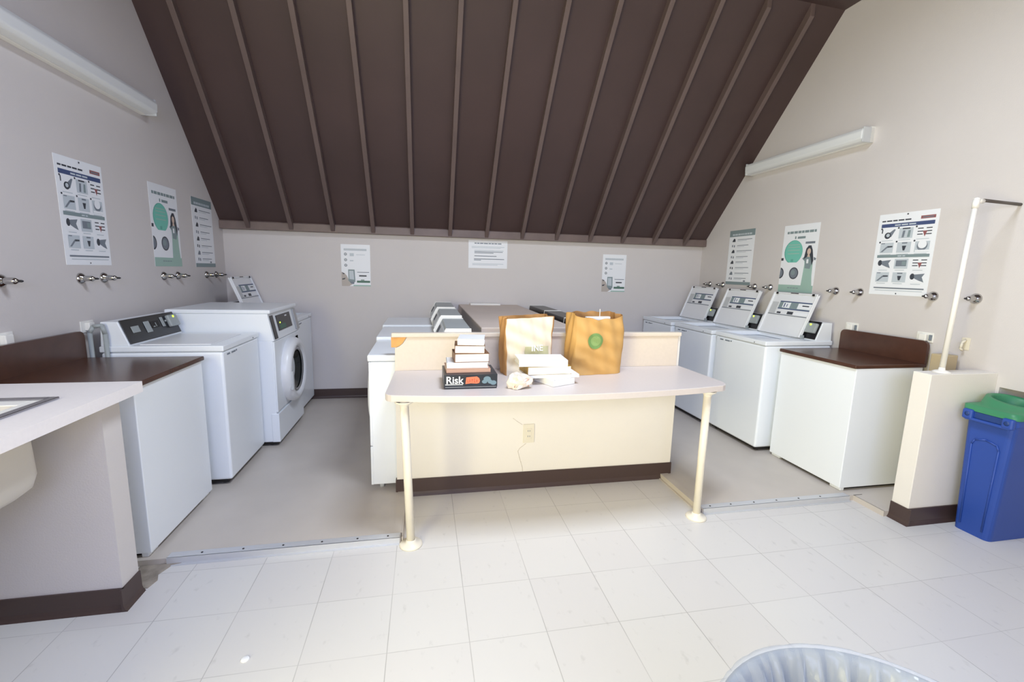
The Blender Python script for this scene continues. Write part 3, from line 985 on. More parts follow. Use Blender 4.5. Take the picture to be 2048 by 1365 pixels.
z = 0.801
G2 = 'books piled in front of the cream bag'
book('book', 'thick white book turned at an angle, bottom of the pile before the cream bag', 0.70, 2.305, z, 0.15, 0.17, 0.036, 0.42, 'cover_w', 'front', grp=G2); z += 0.0365
book('book', 'thin cream paperback jutting out both sides of the pile before the cream bag', 0.672, 2.325, z, 0.305, 0.15, 0.018, 0.02, 'cover_w', 'front', grp=G2); z += 0.0175
book('book', 'thick white book with olive edge, second from top of the pile before the cream bag', 0.655, 2.335, z, 0.25, 0.165, 0.044, 0.06, 'cover_o', 'left', grp=G2, ct=0.0012); z += 0.0445
book('book', 'white book lying on the very top of the pile before the cream bag', 0.628, 2.335, z, 0.265, 0.17, 0.036, -0.06, 'cover_w', 'front', grp=G2)

# crumpled clear bag with bits in it
b = B()
t_ = bmesh.new()
bmesh.ops.create_icosphere(t_, subdivisions=3, radius=1)
rb = random.Random(5)
for v in t_.verts:
    c = v.co
    k = 1 + rb.uniform(-0.13, 0.13) + 0.10 * math.sin(5 * c.x + 3 * c.y)
    q = Vector((c.x * 0.066, c.y * 0.05, c.z * 0.043)) * k
    q.z = q.z * (1.0 - 0.45 * c.x) + 0.034
    q.z = max(q.z, 0.0008)
    v.co = q
b._merge(t_, 0, False)
t = thing('plastic_bag', 'small crumpled clear plastic bag of odds and ends beside the book pile', 'bag', (0.492, 2.215, 0.80), 0.25)
b.build('bag', 'plasticbag', t)
b = B()
for i in range(9):
    a = i * 0.7
    b.cyl((0.045 * math.cos(a) - 0.008, -0.035 - 0.010 * math.sin(a * 2), 0.010 + 0.004 * (i % 4)), (0.030 * math.cos(a + 1.0), -0.032 + 0.008 * math.sin(a), 0.05 + 0.003 * (i % 3)), 0.004, 0.003, 8, i % 3)
b.build('contents', ['bright', 'cover_p', 'lam'], t)


# paper bags: open topped gusseted sacks
def paper_bag(name, label, loc, rot, w, d, h, m, inside, bulge, rim, topw=0.0, ex=6.0, side=None, seed=0):
    t = thing(name, label, 'paper bag', loc, rot, None)

    def wall(off):
        def f(u, v):
            a = 2 * PI * u - PI * 0.75
            # even steps along a rounded rectangle
            ca, sa = math.cos(a), math.sin(a)
            k = (abs(ca) ** ex + abs(sa) ** ex) ** (-1 / ex)
            nx, ny = k * ca, k * sa
            bl = math.sin(PI * min(v, 1)) * bulge
            x2 = nx * w / 2 * (1 + bl - topw * v)
            y2 = ny * d / 2 * (1 + bl * 1.3)
            # crumple
            cr = 0.35 + 0.65 * v
            y2 += 0.005 * cr * math.sin(13 * nx + 6 * v + seed) * abs(ny) + 0.004 * math.sin(23 * v + 5 * nx + seed) * abs(ny) ** 2
            x2 += 0.006 * cr * math.sin(9 * ny + 8 * v + 1 + seed) * abs(nx)
            if v < 0.3:
                y2 -= 0.012 * math.sin(PI * v / 0.3) * math.exp(-((nx + 0.7) * 4) ** 2) * (-1 if ny < 0 else 0)
            # side gussets fold in
            if abs(nx) > 0.9:
                g = max(0, 1 - abs(ny) * 1.2)
                x2 -= math.copysign(0.028 * g * (0.2 + v), nx)
            zz = v * (h + rim(nx / 2, ny / 2))
            L = math.hypot(x2, y2)
            return ((x2 * (1 - off / L)), (y2 * (1 - off / L)), zz + 0.001 + (0.0006 if off else 0))
        return f
    b = B()
    b.grid(wall(0), 144, 40, 0, True, True)
    b.prism([(x * 0.99, y * 0.99) for x, y, z in (wall(0)(i / 48, 0) for i in range(48))], 0.0005, 0.002, 'z')
    b.bm.normal_update()
    if side:
        for k, fc in enumerate(b.bm.faces):
            a = 2 * PI * (k // 40 + 0.5) / 144 - PI * 0.75
            if k < 144 * 40 and abs(math.cos(a)) > abs(math.sin(a)) * 1.02:
                fc.material_index = 1
    b.build('bag', [m, side] if side else m, t)
    b = B(); b.grid(wall(0.0022), 144, 40, 0, True, True); b.build('lining', inside, t)
    f = wall(0)
    pts = [f(i / 260, j / 60) for i in range(-4, 72) for j in range(61)]
    pts = [p for p in pts if p[1] < 0]

    def front(x, z):
        near = sorted(pts, key=lambda p: (p[0] - x) ** 2 + (p[2] - z) ** 2)[:6]
        return sum(p[1] for p in near) / 6
    t.location = loc
    return t, front


def drape(b, front, lift=0.003):
    for v in b.bm.verts:
        d = v.co.y
        v.co.y = front(v.co.x, v.co.z) - lift + d
    return b


def disc_print(b, cx, cz, r, mi, y=0.0, rings=5, seg=36):
    tt = bmesh.new()
    c = tt.verts.new((cx, y, cz))
    prev = None
    for k in range(1, rings + 1):
        ring = [tt.verts.new((cx + r * k / rings * math.cos(2 * PI * i / seg), y, cz + r * k / rings * math.sin(2 * PI * i / seg))) for i in range(seg)]
        for i in range(seg):
            j = (i + 1) % seg
            if prev is None:
                tt.faces.new((c, ring[i], ring[j]))
            else:
                tt.faces.new((prev[i], ring[i], ring[j], prev[j]))
        prev = ring
    b._merge(tt, mi, True)
    return b


t, fr = paper_bag('paper_bag', 'brown kraft paper bag with a round green sticker, on the table', (1.015, 2.545, 0.80), 0.12, 0.345, 0.185, 0.33, 'kraft', 'kraftd', 0.035,
              lambda u, v: (0.028 * (abs(u) * 2) ** 2 if v < 0 else 0.03) + 0.004 * math.sin(20 * u), ex=3.6, seed=2)
b = B()
disc_print(b, -0.042, 0.205, 0.047, 0, 0.0)
disc_print(b, -0.040, 0.205, 0.030, 1, -0.0006)
drape(b, fr).build('sticker', ['sticker', 'sticker2'], t)
t = thing('papers', 'white folded papers with a thin stick poking out of the kraft bag', 'papers', (1.03, 2.525, 0.80), 0.1)
B().box(-0.10, 0.055, -0.045, -0.02, 0.003, 0.345, bev=0.002).build('sheets', 'cover_w', t)
b = B(); b.cyl((0.01, 0.01, 0.003), (0.018, 0.02, 0.385), 0.003, 0.0025, 8); b.build('stick', 'lam', t)

t, fr = paper_bag('paper_bag', 'cream paper shopping bag with white lettering behind a book pile', (0.590, 2.55, 0.80), 0.16, 0.285, 0.125, 0.335, 'white_bag', 'kraftd', 0.015,
              lambda u, v: 0.012 * u + (0.0 if v < 0 else 0.004), -0.10, ex=9.0, side='kraftd')
b = B()
b.grid(lambda u, v: (-0.03 + 0.15 * u, 0.0, 0.118 + 0.05 * v), 10, 4, 0)
b.text('INE', 0.05, Matrix.Translation((0.045, -0.004, 0.158)) @ Matrix.Rotation(PI / 2, 4, 'X'), 1, 0.0006)
drape(b, fr, 0.0032).build('lettering', ['olive', 'bright'], t)

# ------------------------------------------------------------------ wall lights
def wall_light(label, loc, rotz, Lh):
    t = thing('fluorescent_light', label, 'light fixture', loc, rotz, 'long fluorescent wall lights')
    B().box(-Lh / 2, Lh / 2, -0.035, 0, -0.055, 0.055, bev=0.003).build('housing', 'white', t)
    b = B()
    pr = [(-0.034, -0.052), (-0.085, -0.048), (-0.105, -0.030), (-0.108, 0.020), (-0.095, 0.042), (-0.034, 0.052)]
    b.prism(pr, -Lh / 2 + 0.006, Lh / 2 - 0.006, 'x', bev=0.006)
    b.build('diffuser', 'diffuser', t)
    b = B()
    for sx in (-1, 1):
        b.box(sx * (Lh / 2 - 0.006) - 0.006, sx * (Lh / 2 - 0.006) + 0.006, -0.098, -0.002, -0.056, 0.05, 0, 0.004)
    b.build('end_cap', 'ltgrey', t)
    return t


wall_light('long white fluorescent wall light cut by the edge, high on the sink side wall', (XL, 3.06, 2.44), RZL, 1.22)
wall_light('long white fluorescent wall light wholly in view beside the brown slope', (XR, 3.475, 2.44), RZR, 1.22)


# ------------------------------------------------------------------ water valves
def valve(label, loc, rotz):
    t = thing('wall_valve', label, 'valve', loc, rotz, 'chrome valves in a row on the walls')
    R = Matrix.Rotation(PI / 2, 4, 'X')
    B().lathe([(0.031, 0), (0.031, 0.003), (0.028, 0.010), (0.020, 0.018), (0.0165, 0.022)], 28, 0, R).build('escutcheon', 'chrome', t)
    B().lathe([(0.0165, 0.018), (0.0155, 0.022), (0.0155, 0.058), (0.013, 0.062), (0.006, 0.072), (0.0, 0.0725)], 24, 0, R).build('stem', 'chrome', t)
    B().lathe([(0.0055, 0.071), (0.0055, 0.084), (0.003, 0.090), (0, 0.0905)], 16, 0, R).build('tip', 'black', t)
    return t


VZ = 1.30
LV = [(2.25, 'chrome valve on left wall outside the frame, above the sink counter'),
      (2.44, 'chrome valve with black tip, cut off at the picture edge above the sink counter'),
      (2.93, 'chrome valve, nearer of the pair under the instruction poster by the sink'),
      (3.115, 'chrome valve, farther of the pair under the instruction poster by the sink'),
      (3.75, 'chrome valve, nearer of the pair under the teal poster above the round door washer'),
      (3.945, 'chrome valve, farther of the pair under the teal poster above the round door washer'),
      (4.42, 'chrome valve, nearer of the pair under the list poster above the round door washer'),
      (4.61, 'chrome valve in the corner behind the round door washer')]
for y, lb in LV[1:]:
    valve(lb, (XL, y, VZ), RZL)
RV = [(4.615, 'chrome valve nearest the corner at the end of the row of three raised lids'),
      (4.385, 'chrome valve just before the foot of the list poster, over the raised lids'),
      (3.90, 'chrome valve at the lower corner of the list poster over the raised lids'),
      (3.695, 'chrome valve between the list poster and the teal poster over the raised lids'),
      (3.005, 'chrome valve next to the teal poster, above the nearest raised lid'),
      (2.803, 'chrome valve next to the instruction poster, on its side away from the pole'),
      (2.305, 'chrome valve at the lower corner of the instruction poster, next to the pole'),
      (2.075, 'chrome valve on bare wall past the white pole, under the dark rod')]
for y, lb in RV:
    valve(lb, (XR, y, VZ + 0.005), RZR)


# small supply outlets
def outlet_box(label, loc, rotz, hook=False):
    t = thing('supply_outlet', label, 'outlet', loc, rotz, 'small white wall outlets')
    B().box(-0.05, 0.05, -0.006, 0, -0.032, 0.032, bev=0.002).build('plate', 'white', t)
    b = B()
    b.box(-0.022, 0.022, -0.030, -0.005, -0.022, 0.022, 0, 0.004)
    b.box(0.026, 0.044, -0.012, -0.005, -0.018, 0.018, 1, 0.002)
    b.build('plug', ['white', 'ink'], t)
    return t


outlet_box('small white outlet peeking above the brown backsplash behind the sink', (XL, 2.41, 1.035), RZL)
outlet_box('small white outlet between the brown backsplash and the black console, by the grey hose', (XL, 2.93, 1.03), RZL)
outlet_box('small white outlet above the backsplash end next to the raised lids', (XR, 2.825, 1.04), RZR)
outlet_box('small white outlet above the backsplash end next to the white pole', (XR, 2.31, 1.04), RZR)
t = thing('wall_hook', 'small ivory hook on the wall past the white pole, under a chrome valve', 'hook', (XR, 2.085, 1.035), RZR)
B().box(-0.022, 0.022, -0.005, 0, -0.04, 0.035, bev=0.002).build('back_plate', 'plate', t)
b = B(); b.tube([(0, -0.004, 0.02), (0, -0.03, 0.005), (0, -0.036, -0.03), (0, -0.02, -0.042)], 0.007, 10); b.build('hook', 'plate', t)
# drain hoses behind the left counter
t = thing('drain_hose', 'grey drain hose bent over beside the washer with the black console', 'hose', (XL + 0.05, 2.87, 0.9))
b = B(); b.tube([(0.0, 0.0, -0.86), (0.0, 0.0, 0.10), (0.012, 0.012, 0.135), (0.05, 0.02, 0.14), (0.06, 0.022, 0.09), (0.062, 0.022, -0.6)], 0.011, 12)
b.build('hose', 'grey', t)
tag(B().box(-0.05, 0.05, -0.03, 0.05, 0, 0.93, bev=0.006).build('riser_box', 'beige', None, (3.13, 2.12, PT)), 'beige upright box peeking over the low wall behind the white pole', 'box')

# ------------------------------------------------------------------ pole and rod on the right partition
t = thing('pole', 'thin white pole standing on the end of a low cream wall', 'pole', (2.868, 1.953, 0.893))
B().cyl((0, 0, 0.0), (0.030, 0, 0.93), 0.0135, 0.0115, 20).build('shaft', 'poletrim', t)
b = B(); b.lathe([(0, 0), (0.042, 0), (0.042, 0.004), (0.03, 0.010), (0.016, 0.014), (0.0135, 0.03)], 28); b.build('flange', 'poletrim', t)
b = B(); b.cyl((0.029, 0, 0.90), (0.031, 0, 0.945), 0.015, 0.015, 20); b.ball((0.031, 0, 0.945), (0.015, 0.015, 0.012)); b.cyl((0.03, 0, 0.938), (0.075, 0, 0.938), 0.013, 0.012, 16); b.build('elbow', 'poletrim', t)
b = B(); b.cyl((2.945, 1.953, 1.836), (XR - 0.001, 1.953, 1.828), 0.0085, 0.0085, 14)
tag(b.build('hanging_rod', 'rod'), 'dark metal hanging rod from top of the white pole to the wall', 'rod')

# ------------------------------------------------------------------ recycling bin
t = thing('recycling_bin', 'tall slim blue recycling bin with a green lid', 'bin', (3.23, 1.755, 0))
b = B()
R0 = (-0.222, 0.24, -0.066, 0.102)
R1 = (-0.262, 0.27, -0.104, 0.110)


def binring(k, off=0.0):
    q = [a + (c - a) * k for a, c in zip(R0, R1)]
    return [(x, y, 0.70 * k) for x, y in rrect(q[0] - off, q[1] + off, q[2] - off, q[3] + off, 0.028, 4)]


loft(b, [binring(k / 6) for k in range(7)], 0, cap0=True, smooth=False)
loft(b, [[(x, y, z) for x, y, z in binring(k / 6, -0.004)] for k in range(6, 0, -1)], 0, cap1=True, smooth=False)
b.build('body', 'blue', t)
# raised panel outline on the short end
b = B()


def endpt(yf, k):
    x = R0[0] + (R1[0] - R0[0]) * k
    y0 = R0[2] + (R1[2] - R0[2]) * k; y1 = R0[3] + (R1[3] - R0[3]) * k
    return (x - 0.001, y0 + (y1 - y0) * yf, 0.70 * k)


pl = [endpt(0.80, 0.06), endpt(0.80, 0.74), endpt(0.74, 0.78), endpt(0.5, 0.80), endpt(0.26, 0.78), endpt(0.20, 0.74), endpt(0.20, 0.06)]
b.tube(pl, 0.005, 6)
b.build('end_panel_ridge', 'blue', t)
b = B()
q = R1
b.prism(rrect(q[0] - 0.018, q[1] + 0.018, q[2] - 0.012, q[3] + 0.012, 0.03, 4), 0.668, 0.705, 'z', bev=0.005)
# end handle lug
b.box(q[0] - 0.034, q[0] - 0.005, -0.112, -0.062, 0.655, 0.712, 0, 0.010)
b.box(q[0] - 0.034, q[0] - 0.005, 0.062, 0.112, 0.655, 0.712, 0, 0.010)
b.box(q[0] - 0.030, q[0] - 0.010, -0.10, 0.10, 0.652, 0.668, 0, 0.005)
rim = b.build('rim', 'blue', t)
b = B()
for yy in (-0.086, 0.086):
    b.cyl((q[0] - 0.0345, yy, 0.686), (q[0] - 0.02, yy, 0.686), 0.0125, 0.0125, 16)
b.box(q[0] - 0.0195, q[0] - 0.018, -0.058, 0.058, 0.670, 0.702)
b.build('vent_hole', 'blued', rim)
b = B()
LZ = 0.705


def lidring(x0, x1, y0, y1, r, z):
    return [(x, y, z) for x, y in rrect(x0, x1, y0, y1, r, 7)]


hc_, hr = (-0.11, 0.005), 0.085


def circ(r, z):
    # same vertex order/count as rrect(n=7): 4 * 8 points
    p = []
    for a0 in (0, PI / 2, PI, 1.5 * PI):
        for k in range(8):
            a = a0 + PI / 2 * (k + 0.0) / 7.9
            p.append((hc_[0] + r * math.cos(a) * 1.05, hc_[1] + r * math.sin(a), z + 0.16 * r * math.sin(a)))
    return p


loft(b, [lidring(q[0] - 0.022, q[1] + 0.02, q[2] - 0.014, q[3] + 0.014, 0.03, LZ),
         lidring(q[0] - 0.022, q[1] + 0.02, q[2] - 0.014, q[3] + 0.014, 0.03, LZ + 0.03),
         lidring(q[0] - 0.005, q[1] - 0.0, q[2] + 0.0, q[3] - 0.0, 0.04, LZ + 0.034),
         lidring(q[0] + 0.012, q[1] - 0.12, q[2] + 0.004, q[3] - 0.004, 0.09, LZ + 0.038),
         circ(0.108, LZ + 0.066), circ(0.094, LZ + 0.072), circ(0.082, LZ + 0.062), circ(0.080, LZ + 0.02)], 0, cap0=False)
b.build('lid', 'green', t)

# ------------------------------------------------------------------ trash can with clear liner
t = thing('trash_can', 'round grey trash can with a clear plastic liner over its rim', 'trash can', (0.675, 0.375, 0))
b = B()
b.lathe([(0, 0.002), (0.215, 0.002), (0.222, 0.02), (0.246, 0.62), (0.246, 0.645), (0.262, 0.65), (0.264, 0.685), (0.256, 0.692), (0.247, 0.685), (0.240, 0.63), (0.216, 0.03), (0, 0.025)], 72, 0, Matrix.Scale(1.04, 4, (1, 0, 0)) @ Matrix.Scale(1.04, 4, (0, 1, 0)))
b.build('can', 'can', t)


def sharp(v):
    return math.copysign(abs(v) ** 0.6, v)


def wob(k, a):
    amp = [0.004, 0.003, 0.0012, 0.0, 0.004, 0.014, 0.026, 0.034, 0.03, 0.012, 0][k]
    v = sharp(math.sin(11 * a + 0.5 * k)) + 0.8 * sharp(math.sin(23 * a + 1.3 - 0.3 * k)) + 0.7 * math.sin(37 * a - k * 0.4) + 0.5 * math.sin(61 * a)
    return (-abs(v) * amp if k > 3 else v * amp * 0.5, 0.01 * math.sin(13 * a) * (1 if k == 0 else 0))


b = B()
b.lathe([(0.272, 0.55), (0.270, 0.65), (0.2685, 0.690), (0.256, 0.697), (0.245, 0.684), (0.240, 0.64), (0.236, 0.57), (0.226, 0.45), (0.215, 0.25), (0.20, 0.10), (0.0, 0.06)], 260, 0, Matrix.Scale(1.04, 4, (1, 0, 0)) @ Matrix.Scale(1.04, 4, (0, 1, 0)), True, None, wob)
b.build('liner', 'liner', t)

tag(B().lathe([(0, 0.0002), (0.014, 0.0002), (0.015, 0.002), (0.012, 0.004), (0, 0.0045)], 18).build('paper_scrap', 'cover_w', None, (-0.638, 1.554, 0)), 'tiny white scrap lying alone on the tile floor', 'litter')


# ------------------------------------------------------------------ posters and notices
class P:
    """a sheet of w x h, drawn from its lower left corner, facing local -y"""

    def __init__(s, w, h):
        s.w, s.h, s.b = w, h, B()
        s.mats = ['paper']
        s.b.box(0, w, -0.0015, -0.0002, 0, h, 0)
        s.k = 0

    def mi(s, m):
        if m not in s.mats:
            s.mats.append(m)
        return s.mats.index(m)

    def y(s):
        s.k += 1
        return -0.0016 - 0.00002 * s.k

    def rect(s, u0, v0, u1, v1, m):
        y = s.y(); w, h = s.w, s.h
        s.b.poly([(u0 * w, y, v0 * h), (u1 * w, y, v0 * h), (u1 * w, y, v1 * h), (u0 * w, y, v1 * h)], s.mi(m)); return s

    def poly(s, pts, m):
        y = s.y()
        s.b.poly([(u * s.w, y, v * s.h) for u, v in pts], s.mi(m)); return s

    def disc(s, cu, cv, rx, m, ry=None, a0=0, a1=2 * PI, n=28):
        y = s.y(); ry = ry or rx * s.w / s.h
        s.b.poly([((cu + rx * math.cos(a0 + (a1 - a0) * i / n)) * s.w, y, (cv + ry * math.sin(a0 + (a1 - a0) * i / n)) * s.h) for i in range(n)], s.mi(m)); return s

    def words(s, u0, u1, v, hh, m, seed=1):
        r = random.Random(seed); u = u0
        while u < u1 - 0.01:
            L = min(r.uniform(0.05, 0.13), u1 - u)
            s.rect(u, v, u + L, v + hh, m)
            u += L + 0.016
        return s

    def done(s, name, label, loc, rotz, group=None, cat='poster'):
        o = s.b.build(name, s.mats, None, loc, rotz)
        return tag(o, label, cat, group)


def picture(p, k, u0, v0, du, dv):
    """small line pictures of the instruction poster"""
    A = lambda u, v: (u0 + u * du, v0 + v * dv)
    p.rect(*A(0.05, 0.0), *A(0.95, 1.0), 'inkl' if k in (1, 3, 4, 5, 7, 9, 10) else 'paper')
    if k == 0:
        p.poly([A(0.2, 0.25), A(0.85, 0.95), A(0.95, 0.9), A(0.7, 0.2)], 'ink'); p.disc(*A(0.45, 0.35), du * 0.22, 'inkd'); p.disc(*A(0.47, 0.38), du * 0.12, 'inkl'); p.rect(*A(0.0, 0.6), *A(0.08, 1.0), 'inkd')
    elif k == 1:
        p.rect(*A(0.25, 0.88), *A(0.75, 1.0), 'inkd'); p.poly([A(0.25, 0.1), A(0.4, 0.1), A(0.45, 0.75), A(0.3, 0.75)], 'ink'); p.poly([A(0.6, 0.1), A(0.78, 0.1), A(0.8, 0.75), A(0.65, 0.75)], 'slate')
    elif k in (2, 8):
        for v in (0.25, 0.52, 0.8):
            p.rect(*A(0.08, v), *A(0.42, v + 0.09), 'inkd'); p.rect(*A(0.6, v), *A(0.95, v + 0.09), 'inkd')
        p.poly([A(0.4, 0.6), A(0.68, 0.6), A(0.55, 0.05)], 'red')
    elif k in (3, 9):
        p.rect(*A(0.1, 0.9), *A(0.35, 0.98), 'ink'); p.poly([A(0.1, 0.1), A(0.25, 0.1), A(0.55, 0.5), A(0.9, 0.55), A(0.9, 0.68), A(0.5, 0.65)], 'ink'); p.rect(*A(0.55, 0.55), *A(0.9, 0.68), 'inkd')
    elif k in (4, 10):
        p.rect(*A(0.35, 0.85), *A(0.7, 0.97), 'ink'); p.poly([A(0.38, 0.65), A(0.66, 0.65), A(0.58, 0.2), A(0.46, 0.2)], 'inkd')
    elif k == 5:
        p.disc(*A(0.5, 0.6), du * 0.33, 'ink'); p.disc(*A(0.5, 0.72), du * 0.27, 'paper'); p.rect(*A(0.1, 0.02), *A(0.95, 0.2), 'paper')
    elif k in (6, 11):
        p.disc(*A(0.2, 0.6), du * 0.15, 'inkd', dv * 0.3); p.poly([A(0.3, 0.8), A(0.95, 0.9), A(0.8, 0.55), A(0.95, 0.05), A(0.65, 0.2), A(0.35, 0.4)], 'ink')
    elif k == 7:
        p.rect(*A(0.15, 0.25), *A(0.85, 0.85), 'ink'); p.rect(*A(0.55, 0.35), *A(0.82, 0.75), 'slate')


def instruction_poster(label, loc, rotz, w, h):
    p = P(w, h)
    p.words(0.06, 0.58, 0.905, 0.016, 'inkd', 3)
    p.rect(0.72, 0.905, 0.95, 0.94, 'red')
    p.rect(0.75, 0.915, 0.92, 0.928, 'ink')
    p.rect(0.06, 0.835, 0.95, 0.878, 'navy'); p.words(0.30, 0.66, 0.848, 0.016, 'inkl', 5)
    for r_ in range(2):
        for c_ in range(3):
            picture(p, r_ * 3 + c_, 0.08 + c_ * 0.30, 0.69 - r_ * 0.17, 0.26, 0.125)
            p.rect(0.10 + c_ * 0.30, 0.668 - r_ * 0.17, 0.30 + c_ * 0.30, 0.676 - r_ * 0.17, 'inkl')
            p.disc(0.075 + c_ * 0.30, 0.82 - r_ * 0.165, 0.016, 'inkd')
    p.rect(0.06, 0.462, 0.95, 0.497, 'slate'); p.words(0.43, 0.56, 0.473, 0.013, 'inkl', 8)
    for r_ in range(2):
        for c_ in range(3):
            picture(p, 6 + r_ * 3 + c_, 0.08 + c_ * 0.30, 0.325 - r_ * 0.165, 0.26, 0.12)
            p.rect(0.12 + c_ * 0.30, 0.303 - r_ * 0.165, 0.28 + c_ * 0.30, 0.311 - r_ * 0.165, 'inkl')
    p.rect(0.08, 0.078, 0.95, 0.093, 'ink'); p.rect(0.11, 0.052, 0.93, 0.060, 'inkl')
    p.disc(0.5, 0.978, 0.014, 'inkd'); p.disc(0.5, 0.02, 0.012, 'inkd')
    return p.done('instruction_poster', label, loc, rotz, 'laundry instruction posters')


def teal_poster(label, loc, rotz, w, h):
    p = P(w, h)
    p.words(0.10, 0.92, 0.872, 0.035, 'slate', 21)
    p.rect(0.34, 0.792, 0.38, 0.83, 'slate'); p.rect(0.42, 0.792, 0.64, 0.824, 'slate')
    p.rect(0.66, 0.712, 0.92, 0.742, 'ink')
    p.disc(0.34, 0.60, 0.265, 'teal2', 0.175); p.disc(0.35, 0.60, 0.25, 'teal', 0.168)
    for v in (0.70, 0.665, 0.62, 0.57):
        p.rect(0.17, v, 0.52, v + 0.012, 'sage')
    p.rect(0.29, 0.455, 0.36, 0.495, 'teal2')
    p.rect(0.0, 0.475, 0.07, 0.515, 'inkd')
    p.rect(0.0, 0.11, 0.66, 0.445, 'paper')
    p.disc(0.42, 0.285, 0.135, 'inkd', 0.088); p.disc(0.42, 0.285, 0.11, 'ink', 0.072); p.disc(0.40, 0.295, 0.06, 'slate', 0.04)
    p.disc(0.0, 0.285, 0.12, 'inkd', 0.085, -PI / 2, PI / 2); p.disc(0.0, 0.285, 0.09, 'ink', 0.065, -PI / 2, PI / 2)
    p.rect(0.0, 0.0, 1.0, 0.11, 'sage'); p.words(0.28, 0.6, 0.06, 0.012, 'slate', 4)
    # person in a pale green dress with long dark hair
    p.poly([(0.66, 0.08), (0.70, 0.42), (0.68, 0.50), (0.76, 0.525), (0.86, 0.52), (0.92, 0.44), (0.93, 0.25), (0.965, 0.08)], 'sage')
    p.poly([(0.62, 0.50), (0.70, 0.46), (0.73, 0.50), (0.68, 0.53)], 'slate')
    p.poly([(0.66, 0.49), (0.70, 0.64), (0.76, 0.685), (0.83, 0.685), (0.88, 0.62), (0.93, 0.47), (0.90, 0.40), (0.85, 0.50), (0.74, 0.52)], 'inkd')
    p.disc(0.785, 0.60, 0.05, 'skin', 0.045)
    p.poly([(0.745, 0.52), (0.83, 0.52), (0.80, 0.57), (0.77, 0.57)], 'skin')
    p.poly([(0.70, 0.50), (0.75, 0.525), (0.84, 0.52), (0.89, 0.42), (0.86, 0.35), (0.72, 0.36)], 'slate')
    p.rect(0.745, 0.43, 0.80, 0.49, 'paper')
    p.poly([(0.93, 0.52), (1.0, 0.50), (0.98, 0.47), (0.94, 0.48)], 'ink')
    return p.done('teal_poster', label, loc, rotz, 'teal laundry posters')


def list_poster(label, loc, rotz, w, h):
    p = P(w, h)
    p.rect(0, 0.885, 1, 1.0, 'slate'); p.words(0.12, 0.88, 0.905, 0.03, 'inkl', 12)
    rows = [0.79, 0.685, 0.585, 0.48, 0.385, 0.28, 0.18, 0.085]
    ic = ['inkd', 'ink', 'inkd', 'ink', 'inkd', 'inkd', 'ink', 'ink']
    for i, v in enumerate(rows):
        if i % 2 == 0:
            p.poly([(0.13, v), (0.26, v), (0.25, v + 0.045), (0.20, v + 0.065), (0.15, v + 0.03)], ic[i])
        else:
            p.rect(0.13, v + 0.01, 0.17, v + 0.05, ic[i]); p.rect(0.21, v + 0.005, 0.25, v + 0.045, ic[i])
        n = random.Random(i).uniform(0.6, 0.85)
        p.rect(0.34, v + 0.03, 0.34 + n * 0.7, v + 0.04, 'ink'); p.rect(0.34, v + 0.008, 0.34 + n * 0.45, v + 0.016, 'inkl')
    p.rect(0, 0.0, 1, 0.055, 'slate'); p.rect(0.72, 0.06, 0.80, 0.085, 'ink')
    return p.done('list_poster', label, loc, rotz, 'narrow list posters')


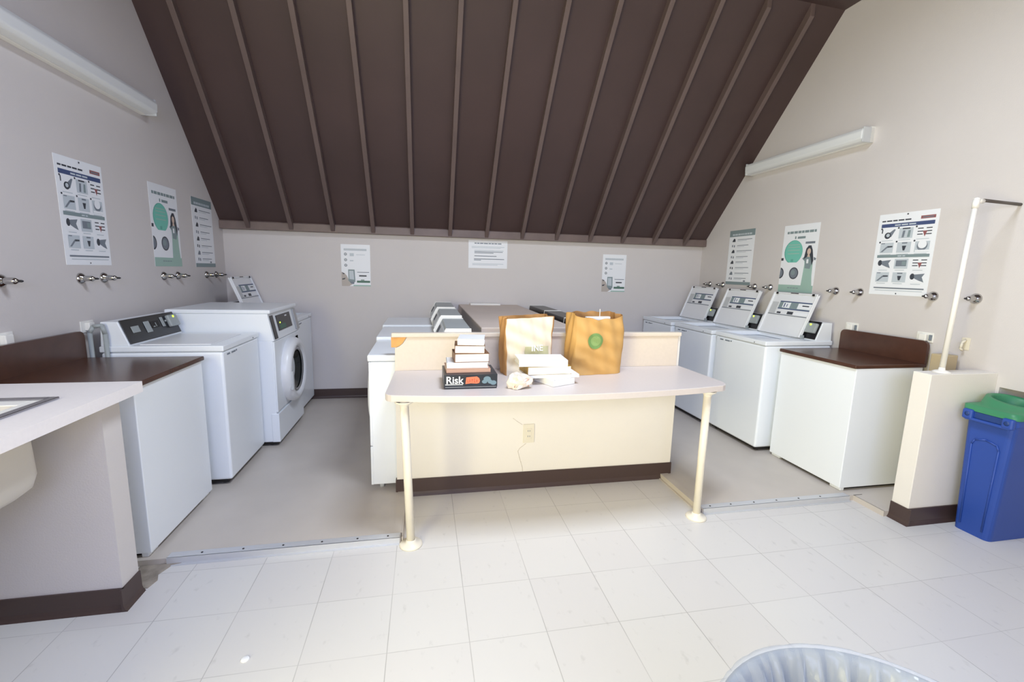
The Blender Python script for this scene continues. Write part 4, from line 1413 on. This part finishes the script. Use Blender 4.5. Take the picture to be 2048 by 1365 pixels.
def app_poster(label, loc, w, h):
    p = P(w, h)
    p.rect(0.10, 0.85, 0.88, 0.90, 'inkl'); p.words(0.10, 0.88, 0.87, 0.012, 'ltgrey', 2)
    for v in (0.765, 0.63, 0.50):
        p.disc(0.155, v, 0.05, 'ink'); p.disc(0.155, v, 0.03, 'ltgrey')
    p.rect(0.30, 0.72, 0.44, 0.79, 'inkl'); p.rect(0.52, 0.75, 0.82, 0.762, 'inkl'); p.rect(0.30, 0.60, 0.42, 0.625, 'inkl')
    p.rect(0.54, 0.33, 0.95, 0.345, 'ink')
    p.rect(0.60, 0.235, 0.86, 0.268, 'inkd')
    p.rect(0.52, 0.085, 0.98, 0.135, 'greenk'); p.rect(0.66, 0.14, 0.78, 0.16, 'greenk')
    p.poly([(0.0, 0.0), (0.0, 0.34), (0.10, 0.31), (0.18, 0.25), (0.24, 0.15), (0.40, 0.06), (0.26, 0.0)], 'hand')
    p.poly([(0.02, 0.33), (0.12, 0.30), (0.06, 0.28)], 'inkd'); p.poly([(0.02, 0.18), (0.14, 0.20), (0.10, 0.16), (0.02, 0.15)], 'inkd')
    p.poly([(0.24, 0.13), (0.44, 0.10), (0.42, 0.05), (0.32, 0.06)], 'ink')
    p.poly([(0.23, 0.12), (0.47, 0.10), (0.45, 0.40), (0.23, 0.40)], 'slate'); p.poly([(0.265, 0.17), (0.43, 0.155), (0.41, 0.37), (0.26, 0.37)], 'inkl')
    p.rect(0.40, 0.0, 1.0, 0.03, 'sage')
    return p.done('app_poster', label, loc, 0.0, 'phone app posters')


instruction_poster('large instruction poster with navy band and picture grid, above two valves near the sink', (XL, 2.842, 1.374), RZL, 0.357, 0.574)
teal_poster('teal poster of a woman by washers, above the round door washer', (XL, 3.660, 1.370), RZL, 0.366, 0.585)
list_poster('narrow list poster with grey-green heading band, beside the brown slope above the round door washer', (XL, 4.25, 1.367), RZL, 0.36, 0.577)
instruction_poster('large instruction poster with navy band and picture grid, beside the white pole', (XR, 2.733, 1.298), RZR, 0.386, 0.56)
teal_poster('teal poster of a woman by washers, over the row of raised lids', (XR, 3.600, 1.272), RZR, 0.374, 0.587)
list_poster('narrow list poster with grey-green heading band, above the row of raised lids', (XR, 4.346, 1.313), RZR, 0.375, 0.56)
app_poster('white phone app poster on the back wall above the aisle by the round door washer', (-0.818, YB, 1.205), 0.282, 0.418)
app_poster('white phone app poster on the back wall above the kraft bag', (1.980, YB, 1.190), 0.283, 0.418)
p = P(0.418, 0.29)
p.words(0.15, 0.84, 0.88, 0.035, 'ink', 31)
p.rect(0.08, 0.765, 0.92, 0.785, 'inkl'); p.rect(0.08, 0.725, 0.82, 0.742, 'inkl')
for v, u1 in ((0.63, 0.90), (0.585, 0.88), (0.54, 0.64)):
    p.rect(0.15, v, u1, v + 0.022, 'ink' if v < 0.6 else 'inkl')
p.rect(0.15, 0.43, 0.72, 0.455, 'ink')
p.rect(0.14, 0.32, 0.92, 0.345, 'ink'); p.rect(0.14, 0.28, 0.32, 0.30, 'ink')
p.rect(0.10, 0.15, 0.90, 0.17, 'inkl'); p.rect(0.10, 0.11, 0.75, 0.13, 'inkl')
p.done('notice', 'white typed notice hanging just under the brown ceiling trim on back wall', (0.466, YB, 1.419), 0.0, None, 'notice')
